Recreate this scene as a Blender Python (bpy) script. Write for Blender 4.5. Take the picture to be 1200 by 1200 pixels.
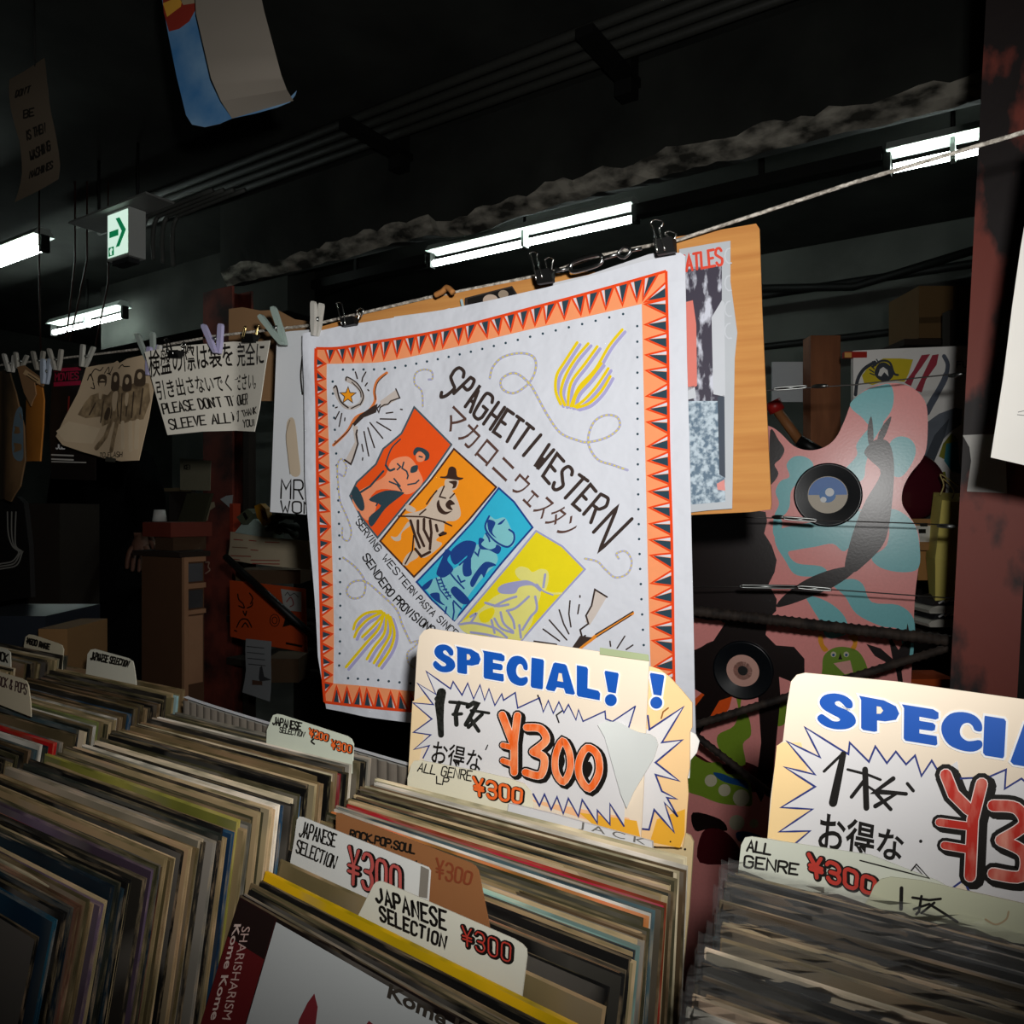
import bpy, math, random
from math import sin, cos, pi, radians
from mathutils import Vector, Matrix
from mathutils.geometry import delaunay_2d_cdt
random.seed(7)
SC = bpy.context.scene
COL = SC.collection
for o in list(bpy.data.objects):
    bpy.data.objects.remove(o)

# ------------------------------------------------------------ camera, world, flash, exposure
CAM = Vector((0.0, 0.0, 1.30))
FPX = 900.0
cd = bpy.data.cameras.new('camera'); cam = bpy.data.objects.new('camera', cd); COL.objects.link(cam)
cam.location = CAM; cam.rotation_euler = (pi/2, 0, 0)
cd.sensor_width = 36.0; cd.lens = 36.0*FPX/1200.0; cd.clip_start = 0.02; cd.clip_end = 60
SC.camera = cam

wd = bpy.data.worlds.new('world'); SC.world = wd; wd.use_nodes = True
bg = wd.node_tree.nodes['Background']
bg.inputs[0].default_value = (0.85, 1.0, 0.88, 1); bg.inputs[1].default_value = 0.012

# the photographer's flash, on the camera's hot shoe: a little right of and above the lens
fl = bpy.data.lights.new('camera_flash', 'SPOT'); flo = bpy.data.objects.new('camera_flash', fl); COL.objects.link(flo)
flo.location = CAM + Vector((0.05, -0.02, 0.09))
aim = Vector((-0.09, 1.0, 0.19))
flo.rotation_euler = aim.to_track_quat('-Z', 'Y').to_euler()
fl.energy = 41; fl.spot_size = radians(118); fl.spot_blend = 1.0; fl.shadow_soft_size = 0.018
fl.color = (1.0, 0.985, 0.96)

vs = SC.view_settings
SC.display_settings.display_device = 'sRGB'
vs.view_transform = 'Standard'; vs.look = 'None'; vs.gamma = 1.0; vs.exposure = 0.0; vs.use_curve_mapping = False

# ------------------------------------------------------------ helpers
def lin(h):
    h = h.lstrip('#'); r = [int(h[i:i+2], 16)/255 for i in (0, 2, 4)]
    return tuple((c/12.92 if c <= .04045 else ((c+.055)/1.055)**2.4) for c in r) + (1.0,)

_mc = {}
def M(hexc, rough=.65, var=.10, scale=30., bump=0., spec=.3, metal=0., name=None, coat=0.):
    key = (hexc, rough, var, scale, bump, spec, metal, coat)
    if key in _mc: return _mc[key]
    m = bpy.data.materials.new(name or 'paint_' + hexc.lstrip('#')); m.use_nodes = True
    nt = m.node_tree; b = nt.nodes['Principled BSDF']
    c = lin(hexc)
    b.inputs['Base Color'].default_value = c; b.inputs['Roughness'].default_value = rough
    b.inputs['Metallic'].default_value = metal; b.inputs['Specular IOR Level'].default_value = spec
    b.inputs['Coat Weight'].default_value = coat
    if var > 0 or bump > 0:
        tc = nt.nodes.new('ShaderNodeTexCoord')
        nz = nt.nodes.new('ShaderNodeTexNoise'); nz.inputs['Scale'].default_value = scale; nz.inputs['Detail'].default_value = 5
        nt.links.new(tc.outputs['Object'], nz.inputs['Vector'])
        if var > 0:
            mx = nt.nodes.new('ShaderNodeMix'); mx.data_type = 'RGBA'
            mx.inputs[6].default_value = tuple(max(0, x*(1-var)) for x in c[:3]) + (1,)
            mx.inputs[7].default_value = tuple(min(1, x*(1+var)) for x in c[:3]) + (1,)
            nt.links.new(nz.outputs['Fac'], mx.inputs[0]); nt.links.new(mx.outputs[2], b.inputs['Base Color'])
        if bump > 0:
            bp = nt.nodes.new('ShaderNodeBump'); bp.inputs['Strength'].default_value = bump; bp.inputs['Distance'].default_value = .004
            nt.links.new(nz.outputs['Fac'], bp.inputs['Height']); nt.links.new(bp.outputs[0], b.inputs['Normal'])
    _mc[key] = m
    return m

def two_tone(name, ca, cb, scale=6., lo=.4, hi=.6, rough=.8, stretch=(1, 1, 1), detail=6, bump=0., spec=.3):
    m = bpy.data.materials.new(name); m.use_nodes = True; nt = m.node_tree; b = nt.nodes['Principled BSDF']
    tc = nt.nodes.new('ShaderNodeTexCoord'); mp = nt.nodes.new('ShaderNodeMapping'); mp.inputs['Scale'].default_value = stretch
    nz = nt.nodes.new('ShaderNodeTexNoise'); nz.inputs['Scale'].default_value = scale; nz.inputs['Detail'].default_value = detail
    rp = nt.nodes.new('ShaderNodeValToRGB'); rp.color_ramp.elements[0].position = lo; rp.color_ramp.elements[1].position = hi
    rp.color_ramp.elements[0].color = lin(ca); rp.color_ramp.elements[1].color = lin(cb)
    nt.links.new(tc.outputs['Object'], mp.inputs[0]); nt.links.new(mp.outputs[0], nz.inputs['Vector'])
    nt.links.new(nz.outputs['Fac'], rp.inputs[0]); nt.links.new(rp.outputs[0], b.inputs['Base Color'])
    b.inputs['Roughness'].default_value = rough; b.inputs['Specular IOR Level'].default_value = spec
    if bump:
        bp = nt.nodes.new('ShaderNodeBump'); bp.inputs['Strength'].default_value = bump; bp.inputs['Distance'].default_value = .01
        nt.links.new(nz.outputs['Fac'], bp.inputs['Height']); nt.links.new(bp.outputs[0], b.inputs['Normal'])
    return m

def tag(o, label=None, cat=None, group=None, kind=None):
    if label: o['label'] = label
    if cat: o['category'] = cat
    if group: o['group'] = group
    if kind: o['kind'] = kind
    return o
def empty(name, loc, label=None, cat=None, group=None):
    o = bpy.data.objects.new(name, None); COL.objects.link(o); o.location = loc; o.empty_display_size = .05
    return tag(o, label, cat, group)

EV = Vector((.839, -.5446, 0)).normalized()      # along the record rows' sleeves (to the right, nearer)
NV = Vector((.5446, .839, 0)).normalized()       # away from the shopper
ZV = Vector((0, 0, 1))
def W(e, n, z): return EV*e + NV*n + ZV*(CAM.z + z)       # room frame: z counted from the eye level
def ray(u, v): return Vector(((u-600)/FPX, 1.0, (600-v)/FPX))
def P(u, v, d): return CAM + ray(u, v)*d

class MB:
    """collects geometry for ONE mesh object (world coordinates)"""
    def __init__(s): s.v = []; s.f = []; s.m = []; s.mats = []; s.sm = []
    def mi(s, mat):
        if mat not in s.mats: s.mats.append(mat)
        return s.mats.index(mat)
    def add(s, vs, fs, mat, smooth=False):
        b = len(s.v); i = s.mi(mat); s.v += [tuple(x) for x in vs]
        for f in fs: s.f.append([b+k for k in f]); s.m.append(i); s.sm.append(smooth)
        return s
    def hexa(s, c8, mat):   # 4 bottom, 4 top corners
        return s.add(c8, [(3,2,1,0),(4,5,6,7),(0,1,5,4),(1,2,6,5),(2,3,7,6),(3,0,4,7)], mat)
    def box(s, o, ax, ay, az, mat):   # corner + three edge vectors
        o = Vector(o); c = [o, o+ax, o+ax+ay, o+ay]
        return s.hexa(c + [p+az for p in c], mat)
    def ben(s, e0, e1, n0, n1, z0, z1, mat):
        return s.box(W(e0, n0, z0), EV*(e1-e0), NV*(n1-n0), ZV*(z1-z0), mat)
    def tube(s, pts, r, mat, k=8, closed=False, caps=True):
        pts = [Vector(p) for p in pts]; n = len(pts); vs = []; fs = []
        prev = None
        for i, p in enumerate(pts):
            if closed: t = pts[(i+1) % n]-pts[i-1]
            else: t = pts[min(i+1, n-1)]-pts[max(i-1, 0)]
            t.normalize()
            if prev is None:
                a = t.cross(ZV) if abs(t.z) < .9 else t.cross(Vector((1, 0, 0)))
            else: a = prev-t*prev.dot(t)
            a.normalize(); prev = a; b = t.cross(a)
            rr = r[i] if isinstance(r, (list, tuple)) else r
            for j in range(k):
                an = 2*pi*j/k; vs.append(p+(a*cos(an)+b*sin(an))*rr)
        m = n if closed else n-1
        for i in range(m):
            for j in range(k):
                fs.append((i*k+j, i*k+(j+1) % k, ((i+1) % n)*k+(j+1) % k, ((i+1) % n)*k+j))
        if caps and not closed:
            fs.append(tuple(range(k-1, -1, -1))); fs.append(tuple((n-1)*k+j for j in range(k)))
        return s.add(vs, fs, mat, True)
    def lathe(s, c, ax, prof, mat, k=32):   # prof: (radius, height) along unit axis
        ax = Vector(ax).normalized(); a = ax.cross(ZV) if abs(ax.z) < .9 else ax.cross(Vector((1, 0, 0))); a.normalize(); b = ax.cross(a)
        c = Vector(c); vs = []; fs = []
        for r, h in prof:
            for j in range(k):
                an = 2*pi*j/k; vs.append(c+ax*h+(a*cos(an)+b*sin(an))*r)
        for i in range(len(prof)-1):
            for j in range(k): fs.append((i*k+j, i*k+(j+1) % k, (i+1)*k+(j+1) % k, (i+1)*k+j))
        return s.add(vs, fs, mat, True)
    def build(s, name, parent=None, label=None, cat=None, group=None, kind=None, loc=None):
        me = bpy.data.meshes.new(name)
        if loc is None:
            if parent is not None: loc = parent.location
            else:
                xs = [Vector(p) for p in s.v]; loc = Vector((sum(p.x for p in xs)/len(xs), sum(p.y for p in xs)/len(xs), min(p.z for p in xs)))
        loc = Vector(loc)
        me.from_pydata([tuple(Vector(p)-loc) for p in s.v], [], s.f)
        for m in s.mats: me.materials.append(m)
        for p, i, q in zip(me.polygons, s.m, s.sm): p.material_index = i; p.use_smooth = q
        me.update()
        o = bpy.data.objects.new(name, me); COL.objects.link(o)
        if parent is not None:
            o.parent = parent; o.location = (0, 0, 0) if loc == Vector(parent.location) else loc-Vector(parent.location)
        else: o.location = loc
        return tag(o, label, cat, group, kind)

def catmull(pts, sub=6, closed=False):
    n = len(pts)
    if n < 3: return list(pts)
    out = []
    rng = range(n) if closed else range(n-1)
    for i in rng:
        if closed: p0, p1, p2, p3 = pts[i-1], pts[i], pts[(i+1) % n], pts[(i+2) % n]
        else: p0, p1, p2, p3 = pts[max(i-1, 0)], pts[i], pts[i+1], pts[min(i+2, n-1)]
        for k in range(sub):
            t = k/sub
            out.append(tuple(.5*(2*p1[j]+(p2[j]-p0[j])*t+(2*p0[j]-5*p1[j]+4*p2[j]-p3[j])*t*t+(3*p1[j]-p0[j]-3*p2[j]+p3[j])*t**3) for j in range(len(p1))))
    if not closed: out.append(tuple(pts[-1]))
    return out

def inpoly(x, y, poly):
    c = False; j = len(poly)-1
    for i in range(len(poly)):
        xi, yi = poly[i]; xj, yj = poly[j]
        if (yi > y) != (yj > y) and x < (xj-xi)*(y-yi)/(yj-yi)+xi: c = not c
        j = i
    return c
def densify(pts, step, closed=True):
    out = []; n = len(pts)
    for i in range(n if closed else n-1):
        a = pts[i]; b = pts[(i+1) % n]; L = math.hypot(b[0]-a[0], b[1]-a[1]); k = max(1, int(math.ceil(L/step)))
        for q in range(k): out.append((a[0]+(b[0]-a[0])*q/k, a[1]+(b[1]-a[1])*q/k))
    if not closed: out.append(tuple(pts[-1]))
    return out
def fill(pts, step):
    pts = densify(pts, step); n = len(pts)
    xs = [p[0] for p in pts]; ys = [p[1] for p in pts]; co = [Vector(p) for p in pts]
    y = min(ys)+step*.5; row = 0
    while y < max(ys):
        x = min(xs)+step*(.5 if row % 2 else .85)
        while x < max(xs):
            if inpoly(x, y, pts) and min((p[0]-x)**2+(p[1]-y)**2 for p in pts) > (step*.4)**2: co.append(Vector((x, y)))
            x += step
        y += step*.9; row += 1
    r = delaunay_2d_cdt(co, [], [list(range(n))], 1, 1e-5)
    return [(p.x, p.y) for p in r[0]], [tuple(f) for f in r[2]], n

# hand lettering: strokes on a 0..4 x 0..6 grid, 'c' = curved stroke
GL = {'A':'00 26 40|12 32','B':'00 06|c06 36 45 44 33 03|c03 33 42 41 30 00','C':'c45 36 16 05 01 10 30 41','D':'00 06|c06 26 44 42 20 00',
'E':'46 06 00 40|03 33','F':'46 06 00|03 33','G':'c45 36 16 05 01 10 30 41|41 43 23','H':'00 06|40 46|03 43','I':'10 16','J':'c46 44 42 31 20 10 01',
'K':'00 06|46 03 40','L':'06 00 40','M':'00 06 23 46 40','N':'00 06 40 46','O':'c16 05 02 01 10 30 41 42 45 36 16','P':'00 06|c06 36 45 44 33 03',
'Q':'c26 15 03 11 20 31 43 35 26|31 50','R':'00 06|c06 36 45 44 33 03|23 40','S':'c45 36 16 05 04 23 42 41 30 10 01','T':'06 46|26 20',
'U':'c06 03 01 10 30 41 43 46','V':'06 20 46','W':'06 10 23 30 46','X':'00 46|06 40','Y':'06 23 46|23 20','Z':'06 46 00 40',
'0':'c26 16 05 02 01 10 30 41 42 45 36 26','1':'04 16 10','2':'c05 16 36 45 43 22 00|00 40','6':'c36 15 03 01 10 30 41 33 13 02','3':'c05 16 36 45 44 33 13|c13 33 42 41 30 10 01','Y=':'06 23 46|23 20|03 43|02 42',
'!':'16 12|10 11','.':'00 01','-':'13 33',',':'10 00',"'":'06 05','&':'c40 15 26 35 02 01 20 42'}
WID = {'I':2,'!':2,'.':1,',':1.5,"'":1,' ':2.6,'1':2}
def glyphs(text, gap=1.3, mono=False):
    out = []; x = 0; i = 0
    while i < len(text):
        ch = text[i]; i += 1
        g = 'Y=' if ch == '\u00a5' else ch
        w = 4 if mono else WID.get(ch, 4)
        if g in GL:
            for st in GL[g].split('|'):
                cv = st[0] == 'c'; st = st.lstrip('c')
                pts = [(int(a[0])+x+(1 if mono and ch in 'I1!' else 0), int(a[1])/6.0) for a in st.split()]
                if cv: pts = catmull(pts, 4)
                out.append(pts)
        x += w+gap
    return out, x-gap

_fc = {}
def font_mesh(text, bold=0.):
    key = (text, bold)
    if key in _fc: return _fc[key]
    cu = bpy.data.curves.new('lettering', 'FONT'); cu.body = text; cu.size = 1; cu.offset = bold; cu.resolution_u = 3
    ob = bpy.data.objects.new('lettering', cu); COL.objects.link(ob)
    dg = bpy.context.evaluated_depsgraph_get(); me = bpy.data.meshes.new_from_object(ob.evaluated_get(dg))
    vs = [(v.co.x, v.co.y) for v in me.vertices]; fs = [tuple(p.vertices) for p in me.polygons]
    bpy.data.objects.remove(ob); bpy.data.curves.remove(cu); bpy.data.meshes.remove(me)
    x0 = min(v[0] for v in vs); x1 = max(v[0] for v in vs)
    _fc[key] = ([((v[0]-x0)/(x1-x0), v[1]/.73) for v in vs], fs)
    return _fc[key]

class Plane:
    """a real plane in the room; px() finds where a line of sight meets it"""
    def __init__(s, o, yawdir, lean=0., bend=None):
        s.o = Vector(o); s.u = Vector((yawdir[0], yawdir[1], 0)).normalized()
        back = Vector((-s.u.y, s.u.x, 0))
        if back.y < 0: back = -back
        s.v = (back*sin(lean)+ZV*cos(lean)).normalized(); s.n = -(back*cos(lean)-ZV*sin(lean)).normalized(); s.bend = bend
    def px(s, u, v, off=0.):
        r = ray(u, v); t = (s.o-CAM).dot(s.n)/r.dot(s.n); p = CAM+r*t
        if s.bend: q = p-s.o; off = off+s.bend(q.dot(s.u), q.dot(s.v))
        return p+s.n*off
    def ab(s, a, b, off=0.):
        if s.bend: off = off+s.bend(a, b)
        return s.o+s.u*a+s.v*b+s.n*off
    def inv(s, u, v):
        r = ray(u, v); t = (s.o-CAM).dot(s.n)/r.dot(s.n); q = CAM+r*t-s.o
        return q.dot(s.u), q.dot(s.v)

LV = .00022
class Art(MB):
    """a printed, painted or drawn sheet: the sheet and the ink that lies on it, one mesh"""
    def __init__(s, pl, step=14.): super().__init__(); s.pl = pl; s.step = step; s.off0 = 0.; s.cnt = 0
    def sheet(s, pts, mat, th=.0006, back=None, smooth=False, step=None):
        if smooth: pts = catmull(pts, 4, True)
        v, f, n = fill(pts, step or s.step); k = len(v)
        front = [s.pl.px(x, y) for x, y in v]; bk = [s.pl.px(x, y, -th) for x, y in v]
        s.add(front, f, mat, True); s.add(bk, [tuple(reversed(q)) for q in f], back or mat, True)
        ring = [s.pl.px(x, y) for x, y in densify(pts, step or s.step)]; rb = [s.pl.px(x, y, -th) for x, y in densify(pts, step or s.step)]
        m = len(ring); s.add(ring+rb, [(i, (i+1) % m, m+(i+1) % m, m+i) for i in range(m)], back or mat)
        return s
    def poly(s, pts, mat, lv=1, smooth=False, sub=4):
        if smooth: pts = catmull(pts, sub, True)
        v, f, n = fill(pts, s.step)
        return s.add([s.pl.px(x, y, LV*lv+s.off0) for x, y in v], f, mat, True)
    def line(s, pts, w, mat, lv=2, smooth=False, closed=False, cap=True, sub=5):
        s.cnt += 1; lv += .1*(s.cnt % 7)
        if smooth: pts = catmull(pts, sub, closed)
        q = [pts[0]]
        for p in pts[1:]:
            if math.hypot(p[0]-q[-1][0], p[1]-q[-1][1]) > .05: q.append(p)
        if len(q) < 2: return s
        pts = densify(q, s.step, closed); n = len(pts); L = []; R = []
        for i, p in enumerate(pts):
            a = pts[i-1] if (i > 0 or closed) else p; b = pts[(i+1) % n] if (i < n-1 or closed) else p
            d1 = Vector((p[0]-a[0], p[1]-a[1])); d2 = Vector((b[0]-p[0], b[1]-p[1]))
            if d1.length < 1e-6: d1 = d2
            if d2.length < 1e-6: d2 = d1
            d1.normalize(); d2.normalize(); t = d1+d2
            if t.length < .3: t = d1.copy()
            t.normalize(); nn = Vector((-t.y, t.x)); c = max(.5, nn.dot(Vector((-d1.y, d1.x))))
            ww = (w[int(i*(len(w)-1)/max(1, n-1))] if isinstance(w, (list, tuple)) else w)*.5/c
            L.append((p[0]+nn.x*ww, p[1]+nn.y*ww)); R.append((p[0]-nn.x*ww, p[1]-nn.y*ww))
        vs = [s.pl.px(x, y, LV*lv+s.off0) for x, y in L+R]
        fs = [(i, (i+1) % n, n+(i+1) % n, n+i) for i in range(n if closed else n-1)]
        s.add(vs, fs, mat, True)
        if cap and not closed:
            for p, i in ((pts[0], 0), (pts[-1], n-1)):
                ww = (w[0 if i == 0 else -1] if isinstance(w, (list, tuple)) else w)*.5
                if ww < .5: continue
                vs = [s.pl.px(p[0], p[1], LV*(lv-.15)+s.off0)]+[s.pl.px(p[0]+ww*cos(a*pi/5), p[1]+ww*sin(a*pi/5), LV*(lv-.15)+s.off0) for a in range(10)]
                s.add(vs, [(0, 1+a, 1+(a+1) % 10) for a in range(10)], mat)
        return s
    def disc(s, x, y, rx, mat, lv=2, ry=None, k=20):
        ry = ry or rx
        return s.add([s.pl.px(x+rx*cos(2*pi*i/k), y+ry*sin(2*pi*i/k), LV*lv+s.off0) for i in range(k)], [tuple(range(k))], mat)
    def text(s, t, base, top, w, mat, lv=3, jit=0., gap=1.3, mono=False):
        """hand lettering between a base polyline and a top polyline (photo pixels)"""
        gl, tot = glyphs(t, gap, mono)
        def at(pl, f):
            f = max(0, min(.9999, f))*(len(pl)-1) if f <= 1 else len(pl)-1-1e-6
            i = int(f); r = f-i; a = pl[i]; b = pl[i+1]; return (a[0]+(b[0]-a[0])*r, a[1]+(b[1]-a[1])*r)
        for g in gl:
            jx = random.uniform(-jit, jit); jy = random.uniform(-jit, jit); pp = []
            for x, y in g:
                a = at(base, x/tot); b = at(top, x/tot); pp.append((a[0]+(b[0]-a[0])*y+jx, a[1]+(b[1]-a[1])*y+jy))
            s.line(pp, w, mat, lv)
        return s
    def font(s, t, base, top, mat, lv=3, bold=0.):
        vs, fs = font_mesh(t, bold)
        def at(pl, f):
            f = max(0, min(.9999, f))*(len(pl)-1); i = int(f); r = f-i; a = pl[i]; b = pl[i+1]; return (a[0]+(b[0]-a[0])*r, a[1]+(b[1]-a[1])*r)
        out = []
        for x, y in vs:
            a = at(base, x); b = at(top, x); out.append(s.pl.px(a[0]+(b[0]-a[0])*y, a[1]+(b[1]-a[1])*y, LV*lv+s.off0))
        return s.add(out, fs, mat)
def crop(x0, y0, k, pts): return [(x0+a/k, y0+b/k) for a, b in pts]

WHITE = M('#e6e6e6', .7, .03); INK = M('#15120f', .5, .1); PAPER = M('#e9e2d2', .75, .05, 60)
BLACKP = M('#0d0d0d', .5, .05); CARDB = M('#c58a4e', .8, .10, 25, .1); STEEL = M('#8d8f8d', .3, .1, 60, 0, .5, 1.)

# ------------------------------------------------------------ the setting
def e_of(u, n):
    r = (u-600)/FPX; return n*(EV.x*r-NV.x)/(EV.x-EV.y*r)
CONC = two_tone('dark_unlit_concrete', '#1d1f1c', '#343632', 3.0, .3, .75, .95, bump=.4)  # dark tone holds the lack of light on the grey ceiling
CONC_L = two_tone('grey_concrete', '#4a4c48', '#696b66', 2.0, .3, .7, .95, bump=.3)
FRACT = two_tone('broken_concrete', '#33322d', '#aaa598', 9., .38, .62, .95, (1, 1, 2.5), 8, bump=.8)
Z0, Z1 = -1.30, 1.55; E0, E1, N0, N1 = -7.2, 2.6, -1.3, 4.7
MB().ben(E0, E1, N0, N1, Z0-.1, Z0, two_tone('floor_screed', '#2a2825', '#3b3935', 3., bump=.2)).build('floor', kind='structure')
MB().ben(E0, E1, N0, N1, Z1, Z1+.1, CONC).build('ceiling', kind='structure')
MB().ben(E0-.1, E1+.1, N1, N1+.1, Z0, Z1, CONC_L).build('wall_back', kind='structure')
MB().ben(E0-.1, E0, N0, N1, Z0, Z1, CONC).build('wall_left', kind='structure')
MB().ben(E1, E1+.1, N0, N1, Z0, Z1, CONC).build('wall_right', kind='structure')
MB().ben(E0-.1, E1+.1, N0-.1, N0, Z0, Z1, CONC).build('wall_front', kind='structure')

# concrete beam across the hall with a broken lower edge
bm = MB(); rows = []; NE = 150; eL = e_of(258, 2.46)
rb = random.Random(3)
def bnoise(x): return .5*sin(x*5.1)+.3*sin(x*13.7+1)+.2*sin(x*31+2)+.22*rb.uniform(-1, 1)
prof = []
for i in range(NE+1):
    e = eL+(E1-eL)*i/NE; w = bnoise(e); lump = max(0, 1-abs(e+1.82)/.22)*.05
    zb = 1.155+.012*w-lump*.9
    prof.append([W(e, 2.46, Z1), W(e, 2.46, 1.30+.02*w), W(e, 2.458+.006*rb.random(), zb+.045+.040*abs(bnoise(e*.9+2))), W(e, 2.475+.018*rb.random(), zb+.016+.006*rb.random()), W(e, 2.50+.02*rb.random(), zb), W(e, 2.60, 1.18), W(e, 2.60, Z1)])
vs = [p for r in prof for p in r]; k = 7
fa = []; fb = []
for i in range(NE):
    for j in range(k-1):
        q = (i*k+j, i*k+j+1, (i+1)*k+j+1, (i+1)*k+j)
        (fb if j in (2, 3) else fa).append(q)
bm.add(vs, fa, CONC); bm.add(vs, fb, FRACT); bm.add(vs[:k], [tuple(range(k))], CONC)
bm.build('trim_1', kind='structure')
# low cross wall end left of the beam
MB().ben(eL-1.9, eL-.01, 2.9, 3.1, 1.12, Z1, CONC).build('trim_2', kind='structure')

# conduits under the ceiling
PIPE = M('#3a3b37', .55, .15, 40); PIPED = M('#121311', .6, .1)
for i, nn in enumerate((2.13, 2.19, 2.25, 2.31)):
    lab = ['front grey conduit of the four running under the ceiling', 'second grey conduit from the front under the ceiling', 'third grey conduit from the front under the ceiling', 'rear grey conduit of the four, nearest the concrete beam'][i]
    MB().tube([W(-4.1, nn, 1.5), W(-1, nn, 1.5), W(E1-.02, nn, 1.5)], .017, PIPE, 8).build('conduit', None, lab, 'conduit', 'conduits under the ceiling')
for i, (uu, lab) in enumerate(((705, 'dark steel bracket holding the conduits, above the lit tube'), (430, 'dark steel bracket holding the conduits, at the left end of the beam edge'))):
    e = e_of(uu, 2.2); b = MB(); b.ben(e-.03, e+.03, 2.08, 2.44, 1.45, 1.48, PIPED); b.ben(e-.03, e+.03, 2.36, 2.42, 1.40, 1.55, PIPED)
    b.build('pipe_bracket', None, lab, 'bracket', 'conduit brackets')
# dark pipes crossing the back of the hall
for nn, z, r, a, lab in ((4.4, 1.22, .022, None, 'dark pipe along the back wall, upper of the two level ones'), (4.4, .93, .02, None, 'dark pipe along the back wall, lower of the two level ones'),
                      (3.3, 1.02, .03, (-5.4, -1.2), 'thick dark pipe left of the lit tube, under the concrete beam'), (3.6, .86, .018, (-5.6, -1.5), 'thin dark pipe just above the cardboard, behind the bandana')):
    a = a or (-4.5, E1-.02)
    MB().tube([W(a[0], nn, z), W(a[1], nn, z)], r, PIPED, 8).build('pipe', None, lab, 'pipe')
MB().tube([P(893, 338, 4.2), P(1000, 336, 4.05), P(1165, 286, 3.7)], .022, PIPED, 8).build('pipe', None, 'slanting dark pipe at the back, right of the cardboard sheet', 'pipe')
MB().tube([P(540, 306, 4.2), P(440, 322, 4.4), P(300, 372, 4.6)], .012, PIPED, 6).build('cable', None, 'thin black cable sagging at the back, left of the lit tube', 'cable')

# fluorescent lights
LAMP = bpy.data.materials.new('lit_tube'); LAMP.use_nodes = True
b_ = LAMP.node_tree.nodes['Principled BSDF']; b_.inputs['Emission Color'].default_value = (.86, 1., .95, 1); b_.inputs['Emission Strength'].default_value = 34.
b_.inputs['Base Color'].default_value = (.9, .9, .9, 1)
HOUS = M('#b9c4bd', .5, .05)
def lamp(e0, e1, n, z, label, caps=True):
    o = empty('fluorescent_light', W((e0+e1)/2, n, z), label, 'ceiling light', 'fluorescent lights')
    h = MB(); c = [W(e0, n-.05, z+.055), W(e1, n-.05, z+.055), W(e1, n+.05, z+.055), W(e0, n+.05, z+.055)]
    t = [W(e0, n-.025, z+.09), W(e1, n-.025, z+.09), W(e1, n+.025, z+.09), W(e0, n+.025, z+.09)]
    h.hexa(c+t, HOUS); h.build('housing', o)
    MB().tube([W(e0+.02, n, z), W(e1-.02, n, z)], .016, LAMP, 12).build('tube', o)
    for e in (e0, e1):
        MB().ben(e-.012, e+.012, n-.02, n+.02, z-.022, z+.056, PIPED).build('lamp_holder', o)
    m = (e0+e1)/2
    MB().ben(m-.008, m+.008, n-.022, n+.022, z-.02, z+.056, HOUS).build('clip', o)
    MB().tube([W(m, n, z+.09), W(m, n, Z1)], .008, PIPED, 6).build('hanger', o)
    return o
lamp(e_of(505, 3.1), e_of(745, 3.1), 3.1, 1.28, 'lit fluorescent tube behind the concrete beam, above the bandana')
lamp(e_of(1040, 3.1), e_of(1200, 3.1), 3.1, 1.25, 'lit fluorescent tube at the upper right, beside the rusty post')
lamp(e_of(62, 2.75), e_of(146, 2.75), 2.75, 1.25, 'lit fluorescent tube at far left, above the band photo')
lamp(e_of(52, 1.84)-1.2, e_of(52, 1.84), 1.84, 1.25, 'lit fluorescent tube left of the exit sign, cut by the photo edge')
for a, b, nn, z, lab in ((745, 1040, 3.1, 1.34, 'dark light rail between the two lit tubes behind the beam'), (330, 505, 3.1, 1.34, 'dark light rail left of the lit tube behind the beam')):
    MB().ben(e_of(a, nn)+.015, e_of(b, nn)-.015, nn-.03, nn+.03, z-.06, z-.01, PIPED).ben(e_of((a+b)/2, nn)-.01, e_of((a+b)/2, nn)+.01, nn-.01, nn+.01, z-.01, Z1, PIPED).build('light_rail', None, lab, 'rail')

# exit sign
ex = empty('exit_sign', W(e_of(136, 1.8), 1.84, 1.07), 'white hanging exit sign box with a green arrow under a steel plate', 'exit sign')
p1 = P(85, 262, 3.41)-CAM; pe = p1.dot(EV); EX0, EX1 = e_of(123, 1.8), e_of(148, 1.8)
MB().ben(pe, pe+.59, 1.78, 1.93, 1.275, 1.283, M('#9a9c98', .45, .1)).build('mounting_plate', ex)
SIGNW = M('#e9eee9', .4, .02)
MB().ben(EX0, EX1, 1.81, 1.885, 1.07, 1.272, SIGNW).build('sign_box', ex)
MB().ben(EX0+.02, EX1-.02, 1.82, 1.87, 1.05, 1.07, M('#3c3f40', .5)).build('lamp_strip', ex)
GREEN = bpy.data.materials.new('exit_green'); GREEN.use_nodes = True; GREEN.node_tree.nodes['Principled BSDF'].inputs['Base Color'].default_value = lin('#0c7a4b'); GREEN.node_tree.nodes['Principled BSDF'].inputs['Emission Color'].default_value = lin('#0c7a4b'); GREEN.node_tree.nodes['Principled BSDF'].inputs['Emission Strength'].default_value = .7
FACEW = bpy.data.materials.new('exit_face'); FACEW.use_nodes = True; q = FACEW.node_tree.nodes['Principled BSDF']; q.inputs['Base Color'].default_value = lin('#e6f2ea'); q.inputs['Emission Color'].default_value = (.75, 1, .85, 1); q.inputs['Emission Strength'].default_value = .8
fc = MB(); fw = EX1-EX0
def fx(a, b, d=0.): return W(EX0+a*fw, 1.809-d, 1.075+b*.19)
fc.add([fx(.03, .03), fx(.97, .03), fx(.97, .99), fx(.03, .99)], [(0, 1, 2, 3)], FACEW)
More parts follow.
